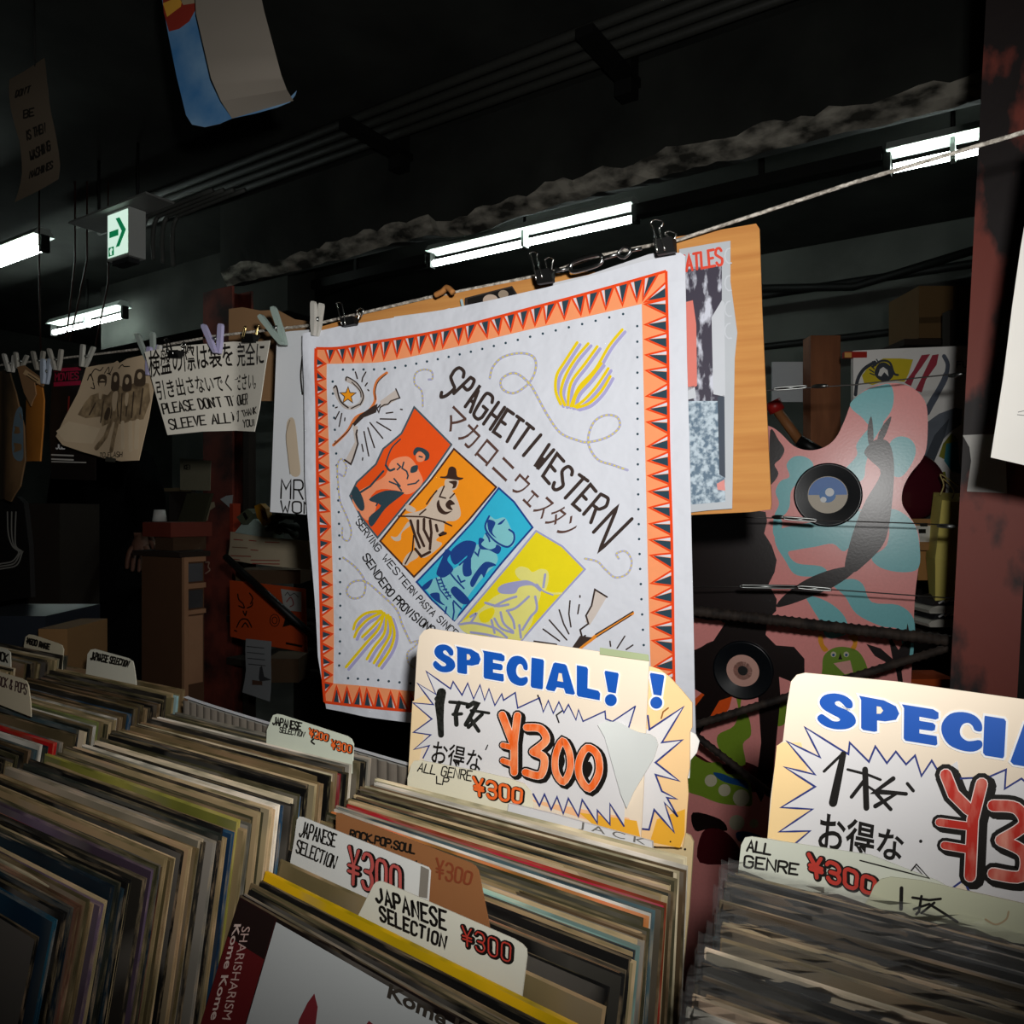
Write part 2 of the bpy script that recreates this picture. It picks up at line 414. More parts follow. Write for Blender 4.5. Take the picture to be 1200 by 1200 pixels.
for poly in ([(.12, .47), (.55, .47), (.55, .61), (.12, .61)], [(.42, .86), (.60, .86), (.90, .54), (.60, .22), (.42, .22), (.70, .54)]):
    if len(poly) == 6: fc.add([fx(*p, d=.001) for p in poly], [(0, 1, 2, 5), (5, 2, 3, 4)], GREEN)
    else: fc.add([fx(*p, d=.001) for p in poly], [tuple(range(4))], GREEN)
fc.add([fx(a, b, .001) for a, b in ((.08, .06), (.34, .06), (.34, .26), (.08, .26))], [(0, 1, 2, 3)], GREEN)
fc.add([fx(a, b, .002) for a, b in ((.18, .08), (.26, .08), (.24, .15), (.30, .2), (.22, .24), (.14, .18))], [(0, 1, 2, 3, 4, 5)], FACEW)
fc.build('sign_face', ex)
for de in (.12, .42):
    MB().tube([W(pe+de, 1.85, 1.283), W(pe+de, 1.85, Z1)], .006, PIPED, 6).build('hanger_rod', ex)
for i, uu in enumerate((168, 180, 191, 203)):
    d = 3.3; a = P(uu+4, 256, d); c = P(uu, 268, d); z = P(uu, 300+4*i, d)
    MB().tube(catmull([tuple(a+EV*.45+ZV*.02), tuple(a+EV*.06+ZV*.01), tuple(a), tuple(c), tuple(P(uu-1, 285, d)), tuple(z)], 4), .009, M('#5a5c58', .5, .2), 8).build('bent_conduit', None,
        ['leftmost bent conduit right beside the exit sign', 'second bent conduit right of the exit sign', 'third bent conduit right of the exit sign', 'rightmost bent conduit, farthest from the exit sign'][i], 'conduit', 'bent conduits')
# thin hanging wires above the far left light
for i, (a, b) in enumerate((((88, 305), (78, 395)), ((102, 305), (82, 400)), ((127, 330), (112, 405)), ((46, 320), (48, 420)))):
    MB().tube([P(a[0], a[1], 3.6)+ZV*.9, P(a[0], a[1], 3.6), P(b[0], b[1], 3.6)], .004, M('#3a1f18', .6), 5).build('hanging_wire', None,
        ['thin wire hanging in front of the far left tube', 'thin slanting wire in the middle of the far left tube', 'thin wire hanging by the right end of the far left tube', 'thin wire hanging left of the far left tube'][i], 'wire', 'thin hanging wires')

# rusty posts
RUST = two_tone('rust_red_steel', '#150b0a', '#7c362a', 9., .47, .54, .6, (1, 1, .55), bump=.25, spec=.4)
RUSTD = two_tone('dark_rust', '#2a1613', '#86382a', 5., .36, .6, .8, bump=.2)
def post(ftop, fbot, n0, n1, mat, label, zt):
    b = MB()
    t = .012
    for (a0, a1, m0, m1) in ((0, 1, 0, t), (0, 1, n1-n0-t, n1-n0), (.45, .55, t, n1-n0-t)):
        def c(f, z): return [W(f[0]+(f[1]-f[0])*a0, n0+m0, z), W(f[0]+(f[1]-f[0])*a1, n0+m0, z), W(f[0]+(f[1]-f[0])*a1, n0+m1, z), W(f[0]+(f[1]-f[0])*a0, n0+m1, z)]
        b.hexa(c(fbot, Z0)+c(ftop, zt), mat)
    return b.build('steel_post', None, label, 'post')
post((e_of(238, 2.3), e_of(272, 2.3)), (e_of(238, 2.3), e_of(272, 2.3)), 2.3, 2.42, RUSTD, 'dark rust-red steel post left of the bandana, behind the notice', 1.06)
PN = 1.30
pz = e_of(1148, PN); post((pz+.045, pz+.128), (pz-.085, pz-.002), PN, PN+.13, RUST, 'rust-red peeling steel post at the right edge of the photo', Z1)

# ------------------------------------------------------------ clothesline
LINE = [((2400, -190), .45), ((1200, 155), .71), ((1000, 214), .79), ((795, 281), .872), ((700, 300), .90), ((640, 321), .935), ((500, 349), 1.01), ((365, 381), 1.095), ((250, 394), 1.205), ((180, 407), 1.29), ((105, 416), 1.41), ((0, 428), 1.6)]
lpts = [P(u, v, d+(.05 if u < 900 else .025 if u == 1000 else 0)) for (u, v), d in LINE]
lpts.append(lpts[-1]+(lpts[-1]-lpts[-2]).normalized()*5)
lpts[0] = lpts[1]+(lpts[1]-lpts[2]).normalized()*2.2
ROPE = two_tone('cotton_rope', '#8d867c', '#cfc8bc', 160, .4, .6, .9, bump=.5)
MB().tube(lpts, .0022, ROPE, 8).build('clothesline', None, 'pale cotton rope clothesline that the bandana and papers hang from', 'clothesline')
# turnbuckle on the line, right of the middle binder clip
tb = MB(); A = P(668, 314, .915); B = P(706, 303, .89); C = P(752, 291, .865); ax = (B-A).normalized(); up = ZV
tb.tube([P(650, 318, .92), A], .0022, STEEL); tb.tube([P(650, 318, .92)+up*.004, P(660, 317, .92), A+up*.003], .0018, STEEL)
for s in (1, -1): tb.tube(catmull([tuple(A), tuple(A+ax*.006+up*.006*s), tuple(B-ax*.006+up*.006*s), tuple(B)], 4), .0024, STEEL)
tb.tube([B, B+ax*.02], .0025, STEEL)
tb.tube(catmull([tuple(B+ax*.02), tuple(B+ax*.028+up*.006), tuple(B+ax*.036), tuple(B+ax*.028-up*.006)], 4, True), .002, STEEL, closed=True)
tb.tube([B+ax*.034, C], .0022, STEEL)
tb.build('turnbuckle', None, 'steel turnbuckle on the clothesline above the bandana, between two binder clips', 'turnbuckle')

def polygon_th(pl, pts, o0, o1): return [pl.px(x, y, o0) for x, y in pts], [pl.px(x, y, o1) for x, y in pts]
def pin(top1, top2, tip, d, hexc, label, w=6.):
    """a clothes peg: two sprung legs that meet at the tip"""
    pl = Plane(P(tip[0], tip[1], d), EV)
    m = M(hexc, .3, .05, 60, 0, .5)
    c = P(tip[0], tip[1], d)
    o = empty('clothespin', c, label, 'clothespin', 'clothespins on the line')
    for t, off in ((top1, .004), (top2, -.003)):
        b = MB(); dx, dy = tip[0]-t[0], tip[1]-t[1]; L = math.hypot(dx, dy); nx, ny = -dy/L, dx/L
        prof = [(0, .30), (.06, .48), (.2, .5), (.5, .46), (.62, .5), (.8, .42), (.97, .3), (1, .2)]
        out = [(t[0]+dx*a+nx*w*.78*h, t[1]+dy*a+ny*w*.78*h) for a, h in prof]+[(t[0]+dx*a-nx*w*.78*h, t[1]+dy*a-ny*w*.78*h) for a, h in reversed(prof)]
        f, k = polygon_th(pl, out, off+.0026, off-.0026); n = len(out)
        b.add(f+k, [tuple(range(n)), tuple(reversed(range(n, 2*n)))]+[(i, (i+1) % n, n+(i+1) % n, n+i) for i in range(n)], m)
        b.build('peg_leg', o)
    s = MB(); mx = (top1[0]+top2[0])/4+tip[0]/2; my = (top1[1]+top2[1])/4+tip[1]/2
    q = pl.px(mx, my); s.tube([q-pl.u*.004, q+pl.u*.004], .0035, STEEL, 8); s.build('spring', o)
    return o
def clip(tl, w, h, arms, d, label, wire='#c9c9c4', rot=0.):
    """a binder clip: black jaw and two wire handles"""
    pl = Plane(P(tl[0], tl[1], d), EV); o = empty('binder_clip', P(tl[0], tl[1]+h, d), label, 'binder clip', 'binder clips on the line')
    x, y = tl; ca, sa = cos(rot), sin(rot)
    def R(a, b): return (x+a*ca-b*sa, y+a*sa+b*ca)
    b = MB(); q = [R(0, h), R(w, h), R(w, 0), R(0, 0)]
    f = [pl.px(*p, off=.004) for p in q[:2]]+[pl.px(*p, off=.0015+.006) for p in q[2:]]; k = [pl.px(*p, off=-.002) for p in q[:2]]+[pl.px(*p, off=-.008) for p in q[2:]]
    b.hexa([f[0], f[1], k[1], k[0], f[3], f[2], k[2], k[3]], BLACKP); b.build('jaw', o)
    WM = M(wire, .25, .05, 50, 0, .5, 1.)
    for i, pts in enumerate(arms):
        MB().tube([pl.px(*p, off=.009-.014*i) for p in catmull(pts, 4)], .0011, WM, 6).build('wire_handle', o)
    return o

# ------------------------------------------------------------ the bandana
CL0 = P(358, 392, 1.1); CL1 = P(797, 296, .88)
def cloth_bend(a, b):
    f = max(0., min(1., -b/.5))
    return .0030*sin(a*24+1.2*b)*(.35+.65*f)+.005*sin(a*11-2)*f+.0035*math.exp(-((a-.006)/.012)**2)+.004*math.exp(-((a*.8+b*.6+.01)/.03)**2)*(1-f)+.002*sin(b*22+a*9)*f
cloth = Plane(CL0, CL1-CL0, 0., cloth_bend)
LINEN = bpy.data.materials.new('white_cotton'); LINEN.use_nodes = True
nt = LINEN.node_tree; b_ = nt.nodes['Principled BSDF']; b_.inputs['Base Color'].default_value = lin('#d3d6de'); b_.inputs['Roughness'].default_value = .85; b_.inputs['Specular IOR Level'].default_value = .15
nz = nt.nodes.new('ShaderNodeTexNoise'); nz.inputs['Scale'].default_value = 9; nz.inputs['Detail'].default_value = 4; tcn = nt.nodes.new('ShaderNodeTexCoord')
bp = nt.nodes.new('ShaderNodeBump'); bp.inputs['Strength'].default_value = .6; bp.inputs['Distance'].default_value = .022
nt.links.new(tcn.outputs['Object'], nz.inputs['Vector']); nt.links.new(nz.outputs['Fac'], bp.inputs['Height']); nt.links.new(bp.outputs[0], b_.inputs['Normal'])
ban = Art(cloth, 8.); ban.off0 = .0003
def ink(h): return M(h, .85, .05, 90, 0, .12)
OR, ORL, TEAL, BRN = ink('#e8481a'), ink('#f59a68'), ink('#2c4450'), ink('#3a2f2b')
outer = [(358, 392), (400, 382), (450, 374), (520, 363), (580, 351), (640, 337), (700, 321), (750, 307), (797, 296), (803, 300), (805, 420), (808, 520), (810, 640), (813, 760), (815, 884), (700, 876), (600, 866), (480, 847), (430, 840), (400, 834), (381, 831), (376, 800), (371, 770), (367, 700), (362, 620), (358, 560), (357, 480)]
ban.sheet(outer, LINEN, .0007, step=6.5)
# border: corner points of the printed frame, outer and inner, as smooth edges
EDG = {'t': ([(373, 409), (400, 408), (440, 401), (500, 391), (560, 378), (640, 357), (720, 335), (781, 318)], [(385, 427), (415, 426), (450, 424), (500, 414), (560, 401), (640, 382), (700, 368), (752, 356)]),
       'r': ([(781, 318), (783, 420), (784, 520), (787, 640), (789, 760), (791, 858)], [(752, 356), (754, 450), (756, 540), (758, 650), (761, 750), (764, 836)]),
       'b': ([(380, 823), (430, 828), (480, 833), (600, 845), (700, 852), (791, 858)], [(390, 801), (430, 804), (480, 810), (600, 822), (700, 830), (764, 836)]),
       'l': ([(373, 409), (372, 500), (373, 600), (374, 700), (376, 770), (380, 823)], [(385, 427), (385, 500), (388, 600), (389, 700), (390, 760), (390, 801)])}
def along(pl, f):
    L = [0]
    for a, b in zip(pl, pl[1:]): L.append(L[-1]+math.hypot(b[0]-a[0], b[1]-a[1]))
    t = f*L[-1]
    for i in range(len(pl)-1):
        if t <= L[i+1] or i == len(pl)-2:
            r = (t-L[i])/(L[i+1]-L[i]); return (pl[i][0]+(pl[i+1][0]-pl[i][0])*r, pl[i][1]+(pl[i+1][1]-pl[i][1])*r)
def lerp(a, b, f): return (a[0]+(b[0]-a[0])*f, a[1]+(b[1]-a[1])*f)
for kk, (eo, ei) in EDG.items():
    eo = catmull(eo, 6); ei = catmull(ei, 6)
    ban.poly(eo+ei[::-1], ORL, 1)
    n = 26
    # spacing grows along the top as the cloth comes nearer
    def g(f): return f if kk not in 'tb' else (f*.80+.20*f*f)
    for i in range(n):
        f0, f1 = (.022+.956*g((i+q_)/n) for q_ in (.04, .98)); fm = (f0+f1)/2
        a = along(eo, f0); b = along(eo, f1); m0 = along(eo, fm); ax_ = 0 if kk in 'tb' else 1; c = lerp(m0, min(ei, key=lambda p: abs(p[ax_]-m0[ax_])), .88)
        s0 = (1, 0)[kk in 'tr']
        # white sliver on one side, dark triangle on the other
        cut = lerp(a, b, .28) if kk in 'tr' else lerp(a, b, .72)
        ti = lerp(a, c, .06), lerp(b, c, .06)
        if kk in 'tr':
            ban.poly([a, cut, c], LINEN, 2); ban.poly([lerp(cut, b, .06), lerp(b, c, .08), lerp(c, cut, .12)], TEAL, 3)
        else:
            ban.poly([cut, b, c], LINEN, 2); ban.poly([a, lerp(cut, a, .06), lerp(c, cut, .12)], TEAL, 3)
        ban.line([a, c, b], 2.3, OR, 4, cap=False)
    ban.line(eo, 3.2, OR, 4, cap=False)
    cx, cy = 575, 610
    for i in range(1, n):
        p = along(ei, g((i)/n)); q = lerp(p, (cx, cy), 9.5/max(60, math.hypot(p[0]-cx, p[1]-cy)))
        ban.disc(q[0], q[1], 1.5, TEAL, 2, k=8)
# four film-still panels
P1 = [(485, 477), (474, 500), (470, 508), (450, 526), (442, 544), (419, 565), (411, 581), (424, 606), (443, 630), (470, 598), (500, 562), (529, 521)]
P2 = [(532, 526), (583, 571), (550, 610), (520, 642), (485, 676), (446, 634), (475, 598), (505, 562)]
P3 = [(586, 572), (604, 588), (626, 618), (590, 660), (560, 697), (533, 727), (506, 703), (488, 682), (520, 650), (555, 612)]
P4 = [(630, 622), (660, 640), (686, 667), (650, 708), (618, 745), (590, 778), (562, 756), (538, 731), (570, 695), (600, 660)]
NAVY, LAV = ink('#1f4187'), ink('#9a9cc2')
for pp, fillc, edge in ((P1, '#f0561b', ink('#4c5a62')), (P2, '#f5941d', ink('#4a2c22')), (P3, '#33b3d3', NAVY), (P4, '#e3d21d', LAV)):
    ban.poly(pp, ink(fillc), 1); ban.line(pp, 2.2, edge, 2, closed=True)
c2 = lambda pts: crop(400, 470, 5.714, pts)
PEACH, SLATE = ink('#f2966c'), ink('#31454f')
# a rider seen from behind in the red panel
ban.poly(c2([(340, 400), (430, 370), (480, 400), (520, 470), (545, 540), (500, 600), (440, 625), (380, 600), (240, 600), (130, 740), (80, 640), (200, 560), (300, 500)]), PEACH, 3, True)
ban.poly(c2([(130, 740), (200, 640), (240, 700), (190, 800)]), PEACH, 3, True)
ban.poly(c2([(85, 585), (110, 575), (150, 650), (160, 720), (130, 730), (75, 640)]), SLATE, 4, True)
ban.poly(c2([(190, 660), (300, 600), (420, 610), (400, 640), (300, 720), (210, 840), (190, 780), (270, 700)]), SLATE, 4, True)
ban.poly(c2([(500, 350), (540, 340), (565, 370), (540, 405), (505, 400)]), PEACH, 4, True)
ban.poly(c2([(480, 340), (500, 310), (545, 315), (585, 345), (585, 385), (555, 400), (560, 365), (520, 335), (490, 365)]), SLATE, 5, True)
ban.poly(c2([(470, 440), (510, 430), (505, 470), (465, 480)]), SLATE, 4, True)
ban.line(c2([(395, 255), (340, 315), (310, 400), (305, 430)]), 1.6, SLATE, 4, True)
ban.line(c2([(305, 430), (330, 465), (360, 455)]), 2.6, SLATE, 4, True)
ban.line(c2([(120, 620), (200, 570), (290, 470)]), 2.4, SLATE, 4)
for q in ([(380, 420), (400, 440), (380, 460)], [(420, 410), (410, 450), (440, 470)], [(330, 540), (380, 560), (410, 600)], [(360, 520), (400, 570)], [(450, 560), (500, 550), (520, 530)], [(240, 700), (260, 660), (290, 660)], [(520, 370), (540, 375)], [(440, 470), (450, 500), (445, 520)]):
    ban.line(c2(q), 1.8, SLATE, 5)
# a barefoot man in a straw hat in the orange panel
BONE, UMB = ink('#cdbba9'), ink('#3d2a22')
ban.poly(c2([(640, 600), (690, 570), (760, 620), (805, 750), (770, 800), (700, 810), (690, 880), (640, 930), (680, 960), (560, 1050), (500, 1000), (490, 900), (460, 800), (430, 760), (560, 720)]), BONE, 3, True)
ban.poly(c2([(440, 690), (500, 720), (490, 745), (440, 730)]), BONE, 3, True)
ban.poly(c2([(450, 810), (470, 830), (410, 880), (400, 930), (360, 935), (335, 905), (380, 905)]), BONE, 4, True)
ban.poly(c2([(490, 1000), (520, 1040), (460, 1080), (440, 1100), (410, 1090), (440, 1030)]), BONE, 4, True)
ban.poly(c2([(695, 530), (720, 520), (785, 525), (775, 580), (735, 600), (695, 575)]), BONE, 4, True)
ban.poly(c2([(665, 505), (705, 500), (720, 450), (745, 438), (770, 455), (780, 505), (822, 515), (790, 530), (720, 520), (668, 515)]), UMB, 5, True)
ban.poly(c2([(720, 540), (775, 535), (770, 575), (745, 585), (750, 560)]), UMB, 5, True)
ban.poly(c2([(640, 690), (655, 660), (665, 700), (700, 740), (745, 735), (700, 760), (655, 740)]), UMB, 4, True); ban.poly(c2([(700, 690), (730, 660), (765, 690), (735, 700), (750, 730), (715, 720)]), UMB, 4, True)
for q in ([(470, 800), (500, 900), (530, 980)], [(520, 800), (520, 880), (560, 970)], [(560, 790), (560, 860), (600, 940)], [(600, 800), (610, 880), (600, 990)], [(640, 830), (650, 870)], [(690, 880), (660, 900), (705, 885)], [(500, 990), (540, 1040), (600, 1010)]):
    ban.line(c2(q), 3.2, UMB, 5)
for q in ([(390, 770), (560, 775), (700, 810)], [(640, 600), (600, 650), (575, 690)], [(690, 570), (660, 640), (700, 650)], [(760, 620), (730, 650)], [(690, 810), (745, 835)], [(530, 760), (570, 725)], [(490, 900), (480, 1000), (430, 1090)]):
    ban.line(c2(q), 1.8, UMB, 5)
# a woman in a hat looking down in the blue panel
c3 = lambda pts: crop(480, 570, 5.4545, pts)
AQUA = ink('#7fc3cb')
ban.poly(c3([(440, 370), (500, 400), (560, 420), (575, 480), (500, 560), (400, 680), (330, 790), (290, 855), (230, 800), (130, 690), (100, 640), (160, 590), (230, 560), (330, 500), (400, 430)]), AQUA, 3, True)
ban.poly(c3([(480, 330), (500, 300), (560, 340), (600, 380), (560, 420), (500, 400), (460, 370)]), AQUA, 4, True)
ban.poly(c3([(520, 190), (560, 210), (620, 200), (660, 270), (690, 310), (680, 370), (650, 385), (560, 350), (510, 300), (500, 240)]), AQUA, 4, True)
ban.line(c3([(520, 190), (495, 250), (515, 300), (570, 355), (640, 385), (680, 350), (680, 300), (650, 275)]), 2.2, NAVY, 6, True)
ban.poly(c3([(510, 215), (560, 230), (540, 290), (570, 330), (520, 290)]), NAVY, 5, True)
ban.poly(c3([(575, 240), (625, 205), (600, 240)]), NAVY, 6, True)
ban.poly(c3([(455, 330), (490, 340), (470, 370), (520, 400), (560, 390), (570, 370), (600, 390), (580, 430), (520, 405), (460, 395)]), NAVY, 5, True)
ban.poly(c3([(270, 420), (350, 350), (430, 355), (430, 400), (400, 480), (410, 560), (360, 570), (350, 500), (380, 440), (300, 500)]), NAVY, 5, True)
ban.poly(c3([(180, 540), (220, 450), (240, 400), (275, 420), (250, 470), (290, 530), (230, 580), (185, 570)]), NAVY, 5, True)
ban.poly(c3([(440, 540), (500, 480), (570, 500), (520, 520), (490, 580), (470, 560), (420, 640), (400, 610)]), NAVY, 5, True)
ban.poly(c3([(270, 660), (310, 640), (400, 730), (350, 750), (290, 700)]), NAVY, 5, True)
ban.poly(c3([(80, 640), (150, 590), (130, 640), (100, 660)]), NAVY, 5, True)
ban.poly(c3([(130, 690), (190, 680), (200, 730), (230, 760), (180, 740)]), NAVY, 5, True)
ban.line(c3([(175, 585), (200, 660), (250, 720)]), 1.6, NAVY, 5); ban.line(c3([(205, 580), (230, 650), (270, 710)]), 1.6, NAVY, 5)
for i in range(6): ban.line(c3([(180+i*13, 600+i*20), (205+i*13, 595+i*20)]), 1.6, NAVY, 5)
for q in ([(260, 540), (300, 590), (360, 650)], [(320, 570), (340, 610), (365, 600)], [(330, 500), (370, 465)], [(285, 740), (290, 800), (280, 850)], [(290, 730), (340, 780)], [(240, 770), (230, 810)], [(500, 300), (520, 330), (525, 350)], [(460, 400), (450, 440), (430, 420)], [(400, 460), (400, 530)]):
    ban.line(c3(q), 2.0, NAVY, 6)
# a hatted figure in the yellow panel
PALEY = ink('#dcd77c')
ban.poly(c3([(690, 540), (720, 510), (770, 520), (800, 545), (850, 525), (895, 540), (900, 600), (880, 660), (840, 660), (720, 590)]), PALEY, 3, True)
ban.poly(c3([(690, 640), (760, 610), (840, 640), (850, 700), (820, 780), (800, 860), (760, 930), (720, 975), (560, 950), (380, 940), (320, 880), (400, 830), (490, 760), (560, 700)]), PALEY, 3, True)
ban.poly(c3([(460, 810), (540, 770), (560, 800), (520, 860), (470, 860)]), ink('#e3d21d'), 4, True)
ban.poly(c3([(580, 650), (620, 620), (720, 600), (780, 600), (850, 640), (850, 670), (800, 630), (720, 640), (690, 680), (600, 680)]), LAV, 4, True)
ban.line(c3([(820, 590), (860, 650), (920, 680), (980, 680)]), 2.4, PALEY, 5, True); ban.line(c3([(830, 620), (870, 665), (930, 690)]), 1.6, LAV, 5, True)
for q in ([(500, 740), (580, 760), (650, 750)], [(640, 790), (700, 770), (780, 700)], [(650, 800), (680, 850), (690, 900)], [(820, 700), (830, 780), (790, 830), (740, 910)], [(560, 840), (600, 900), (680, 930)], [(400, 830), (440, 810), (400, 870)], [(330, 880), (420, 870), (560, 900), (640, 960)], [(540, 850), (560, 930)], [(720, 880), (730, 960)], [(600, 800), (620, 870), (680, 920)], [(880, 560), (870, 640)], [(700, 700), (640, 720), (560, 760)], [(400, 930), (520, 945), (640, 975)]):
    ban.line(c3(q), 2.8, LAV, 5, True)
# lettering
base = [(514, 466), (533, 461), (547, 478), (556, 487), (570, 499), (582, 508), (595, 517), (604, 525), (615, 534), (622, 541), (630, 549), (643, 565), (652, 574), (666, 586), (679, 597), (692, 611), (702, 646)]
top = [(536, 429), (553, 443), (561, 449), (573, 461), (588, 474), (598, 482), (610, 490), (622, 499), (635, 510), (641, 517), (647, 524), (659, 538), (671, 551), (688, 562), (697, 575), (714, 585), (740, 608)]
ban.text('SPAGHETTI WESTERN', base, top, 4.0, BRN, 3, gap=2.0, mono=True)
ban.font('マカロニウェスタン', [(517, 494), (560, 536), (606, 578), (634, 606), (664, 632)], [(533, 474), (576, 516), (620, 560), (650, 588), (681, 612)], ink('#5a4038'), 3, .006)
ban.text("'SERVING WESTERN PASTA SINCE", [(416, 610), (440, 644), (477, 691), (501, 718), (532, 746)], [(421.5, 605), (446, 639), (482.5, 686), (506.5, 713), (538, 740)], 1.25, INK, 3)
ban.text('SENDERO PROVISIONS', [(425, 653), (451, 694), (475, 720), (504, 743)], [(432, 648), (458, 688), (481, 713), (510, 736)], 1.6, INK, 3)
# ropes
LAVR, YELR = ink('#a9a8c6'), ink('#d8c860')
def rope(pts, w=3.):
    pts = catmull(pts, 8); ban.line(pts, w, LAVR, 2)
    pp = densify(pts, 1.2, False)
    i = 0
    while i < len(pp)-4: ban.line(pp[i:i+4], w*.55, YELR, 3, cap=False); i += 6
c5 = lambda p: crop(340, 300, 4.286, p); c6 = lambda p: crop(560, 300, 4.286, p); c7 = lambda p: crop(340, 560, 4.286, p); c8 = lambda p: crop(560, 560, 4.286, p)
rope(c6([(65, 615), (80, 560), (130, 510), (220, 490), (285, 510), (295, 570), (262, 640), (190, 690), (130, 670), (125, 620), (190, 590), (262, 640), (310, 720), (360, 810), (420, 890), (500, 925), (555, 935), (650, 910), (710, 860), (700, 810), (640, 800), (580, 840), (555, 935), (600, 1020), (680, 1050), (750, 1075)]))
rope(c5([(665, 755), (660, 680), (625, 640), (630, 590), (670, 570), (710, 580), (715, 615), (695, 620)]), 2.4)
rope(c8([(540, 405), (600, 420), (640, 460), (690, 500), (750, 480), (770, 420), (740, 370), (695, 380), (705, 405)]), 2.6)
rope(c7([(265, 400), (330, 450), (375, 520), (365, 590), (310, 605), (280, 570), (310, 525), (375, 520), (450, 580), (530, 660), (560, 740), (600, 830)]), 2.6)
rope(c7([(265, 250), (265, 300), (295, 315), (310, 270), (290, 200), (255, 120), (245, 40), (240, -60), (260, -95), (285, -60), (275, -10), (250, -20)]), 2.2)
rope(c7([(600, 830), (640, 820), (620, 850), (585, 880), (590, 930), (620, 960)]), 2.4)
# pasta bundles
PY, PL = ink('#e6c919'), ink('#a7a3cf')
def bundle(strands, w):
    for st in strands: ban.line([(x+3.2, y+2.6) for x, y in catmull(st, 5)], w*1.1, PL, 2)
    for st in strands: ban.line(catmull(st, 5), w, PY, 3)
bundle([c6(s) for s in ([(500, 435), (440, 530), (400, 600), (395, 680), (420, 745)], [(555, 440), (490, 520), (440, 610), (420, 690), (440, 750)], [(600, 455), (540, 540), (470, 640), (455, 750)], [(725, 370), (660, 450), (590, 570), (510, 660), (470, 755)], [(620, 540), (560, 620), (500, 690), (480, 755)], [(655, 565), (600, 650), (540, 720), (490, 758)], [(665, 605), (620, 680), (560, 740), (500, 762)])], 3.4)
bundle([c7(s) for s in ([(455, 670), (380, 680), (330, 720), (315, 760)], [(460, 675), (390, 710), (340, 760), (320, 800)], [(470, 680), (440, 760), (380, 830), (280, 950)], [(480, 690), (470, 780), (420, 850), (385, 910)], [(490, 690), (500, 780), (460, 860), (420, 930)], [(500, 700), (520, 780), (500, 860), (445, 945)], [(470, 680), (420, 740), (360, 800)])], 3.2)
# horseshoe, star, crossed rifles
SHOE, STAR, WOOD, RIF = ink('#bfb6b0'), ink('#f09a1c'), ink('#c9beb6'), ink('#d97a3f')
k1 = lambda p: crop(380, 380, 6.67, p)
ban.line(k1([(185, 435), (260, 480), (305, 560), (290, 620), (230, 655), (170, 640), (120, 570), (95, 505)]), 4.6, SHOE, 2, True)
ban.line(k1([(180, 440), (190, 415), (270, 470), (312, 560), (290, 630)]), 1.5, BRN, 3, True); ban.line(k1([(90, 500), (110, 490), (140, 600), (200, 655)]), 1.8, BRN, 3, True); ban.line(k1([(225, 660), (285, 628)]), 1.5, BRN, 3); ban.line(k1([(225, 455), (285, 520), (295, 570)]), 1.2, BRN, 3, True)
star = []
for i in range(10):
    a = -pi/2+i*pi/5; r = 66 if i % 2 == 0 else 27; star.append((198+r*cos(a)*.95, 560+r*sin(a)*1.05))
ban.poly(k1(star), STAR, 3); ban.line(k1(star), 1., BRN, 4, closed=True)
ban.line(k1([(490, 380), (420, 440), (395, 520), (400, 600), (350, 680), (260, 730), (190, 840), (75, 945)]), 3.2, RIF, 3, True)
ban.line(k1([(485, 392), (425, 450), (403, 520), (405, 590)]), 1.1, BRN, 4, True); ban.line(k1([(235, 780), (200, 835), (80, 940)]), 1.2, BRN, 4, True)
ban.poly(k1([(385, 640), (420, 620), (410, 690), (320, 730), (250, 800), (235, 780), (290, 710)]), BRN, 4)
ban.poly(k1([(440, 600), (560, 510), (590, 575), (480, 640), (440, 650)]), WOOD, 3); ban.line(k1([(560, 505), (590, 575), (520, 600), (500, 625), (470, 630), (440, 650), (430, 690), (415, 660), (440, 630)]), 1.6, BRN, 4)
ban.poly(k1([(235, 790), (275, 800), (275, 930), (215, 1095), (170, 1060), (250, 920)]), WOOD, 3); ban.line(k1([(270, 830), (262, 860), (275, 935), (235, 1050), (215, 1095), (165, 1060)]), 2., BRN, 4)
for q in ([(440, 740), (560, 742)], [(485, 695), (535, 688)], [(415, 765), (520, 830)], [(365, 770), (462, 892)], [(350, 810), (402, 965)], [(322, 840), (358, 1030)], [(305, 940), (315, 995)], [(310, 1045), (308, 1062)], [(595, 664), (608, 666)], [(330, 375), (305, 420), (300, 450)], [(340, 460), (325, 482)], [(345, 512), (352, 520)], [(130, 685), (95, 745)], [(150, 700), (125, 800)], [(100, 655), (115, 650)], [(175, 735), (172, 755)], [(250, 375), (265, 425)]):
    ban.line(k1(q), 1.6, BRN, 3)
ban.poly(c8([(590, 560), (650, 595), (590, 700), (565, 740), (545, 720), (570, 650)]), WOOD, 3); ban.line(c8([(650, 598), (590, 560), (575, 640), (548, 690), (560, 730), (520, 760), (530, 800), (545, 790)]), 2., BRN, 4)
ban.poly(c8([(520, 790), (580, 800), (540, 830), (480, 880), (460, 880)]), BRN, 4)
ban.line(c8([(775, 680), (600, 790), (480, 880)]), 4.2, ink('#e08a2e'), 3); ban.line(c8([(778, 672), (595, 785)]), 1.6, BRN, 4); ban.line(c8([(770, 690), (600, 798)]), 1.2, BRN, 5)
for q in ([(295, 815), (405, 832)], [(340, 755), (420, 815)], [(370, 710), (455, 810)], [(418, 660), (440, 730), (465, 780)], [(470, 615), (465, 680), (475, 745)], [(515, 635), (508, 680)], [(518, 590), (518, 598)], [(738, 795), (700, 855)], [(665, 820), (668, 845)], [(778, 840), (745, 862)]):
    ban.line(c8(q), 1.7, BRN, 3)
ban.build('bandana', None, 'white printed bandana with an orange triangle border and four film panels', 'bandana')

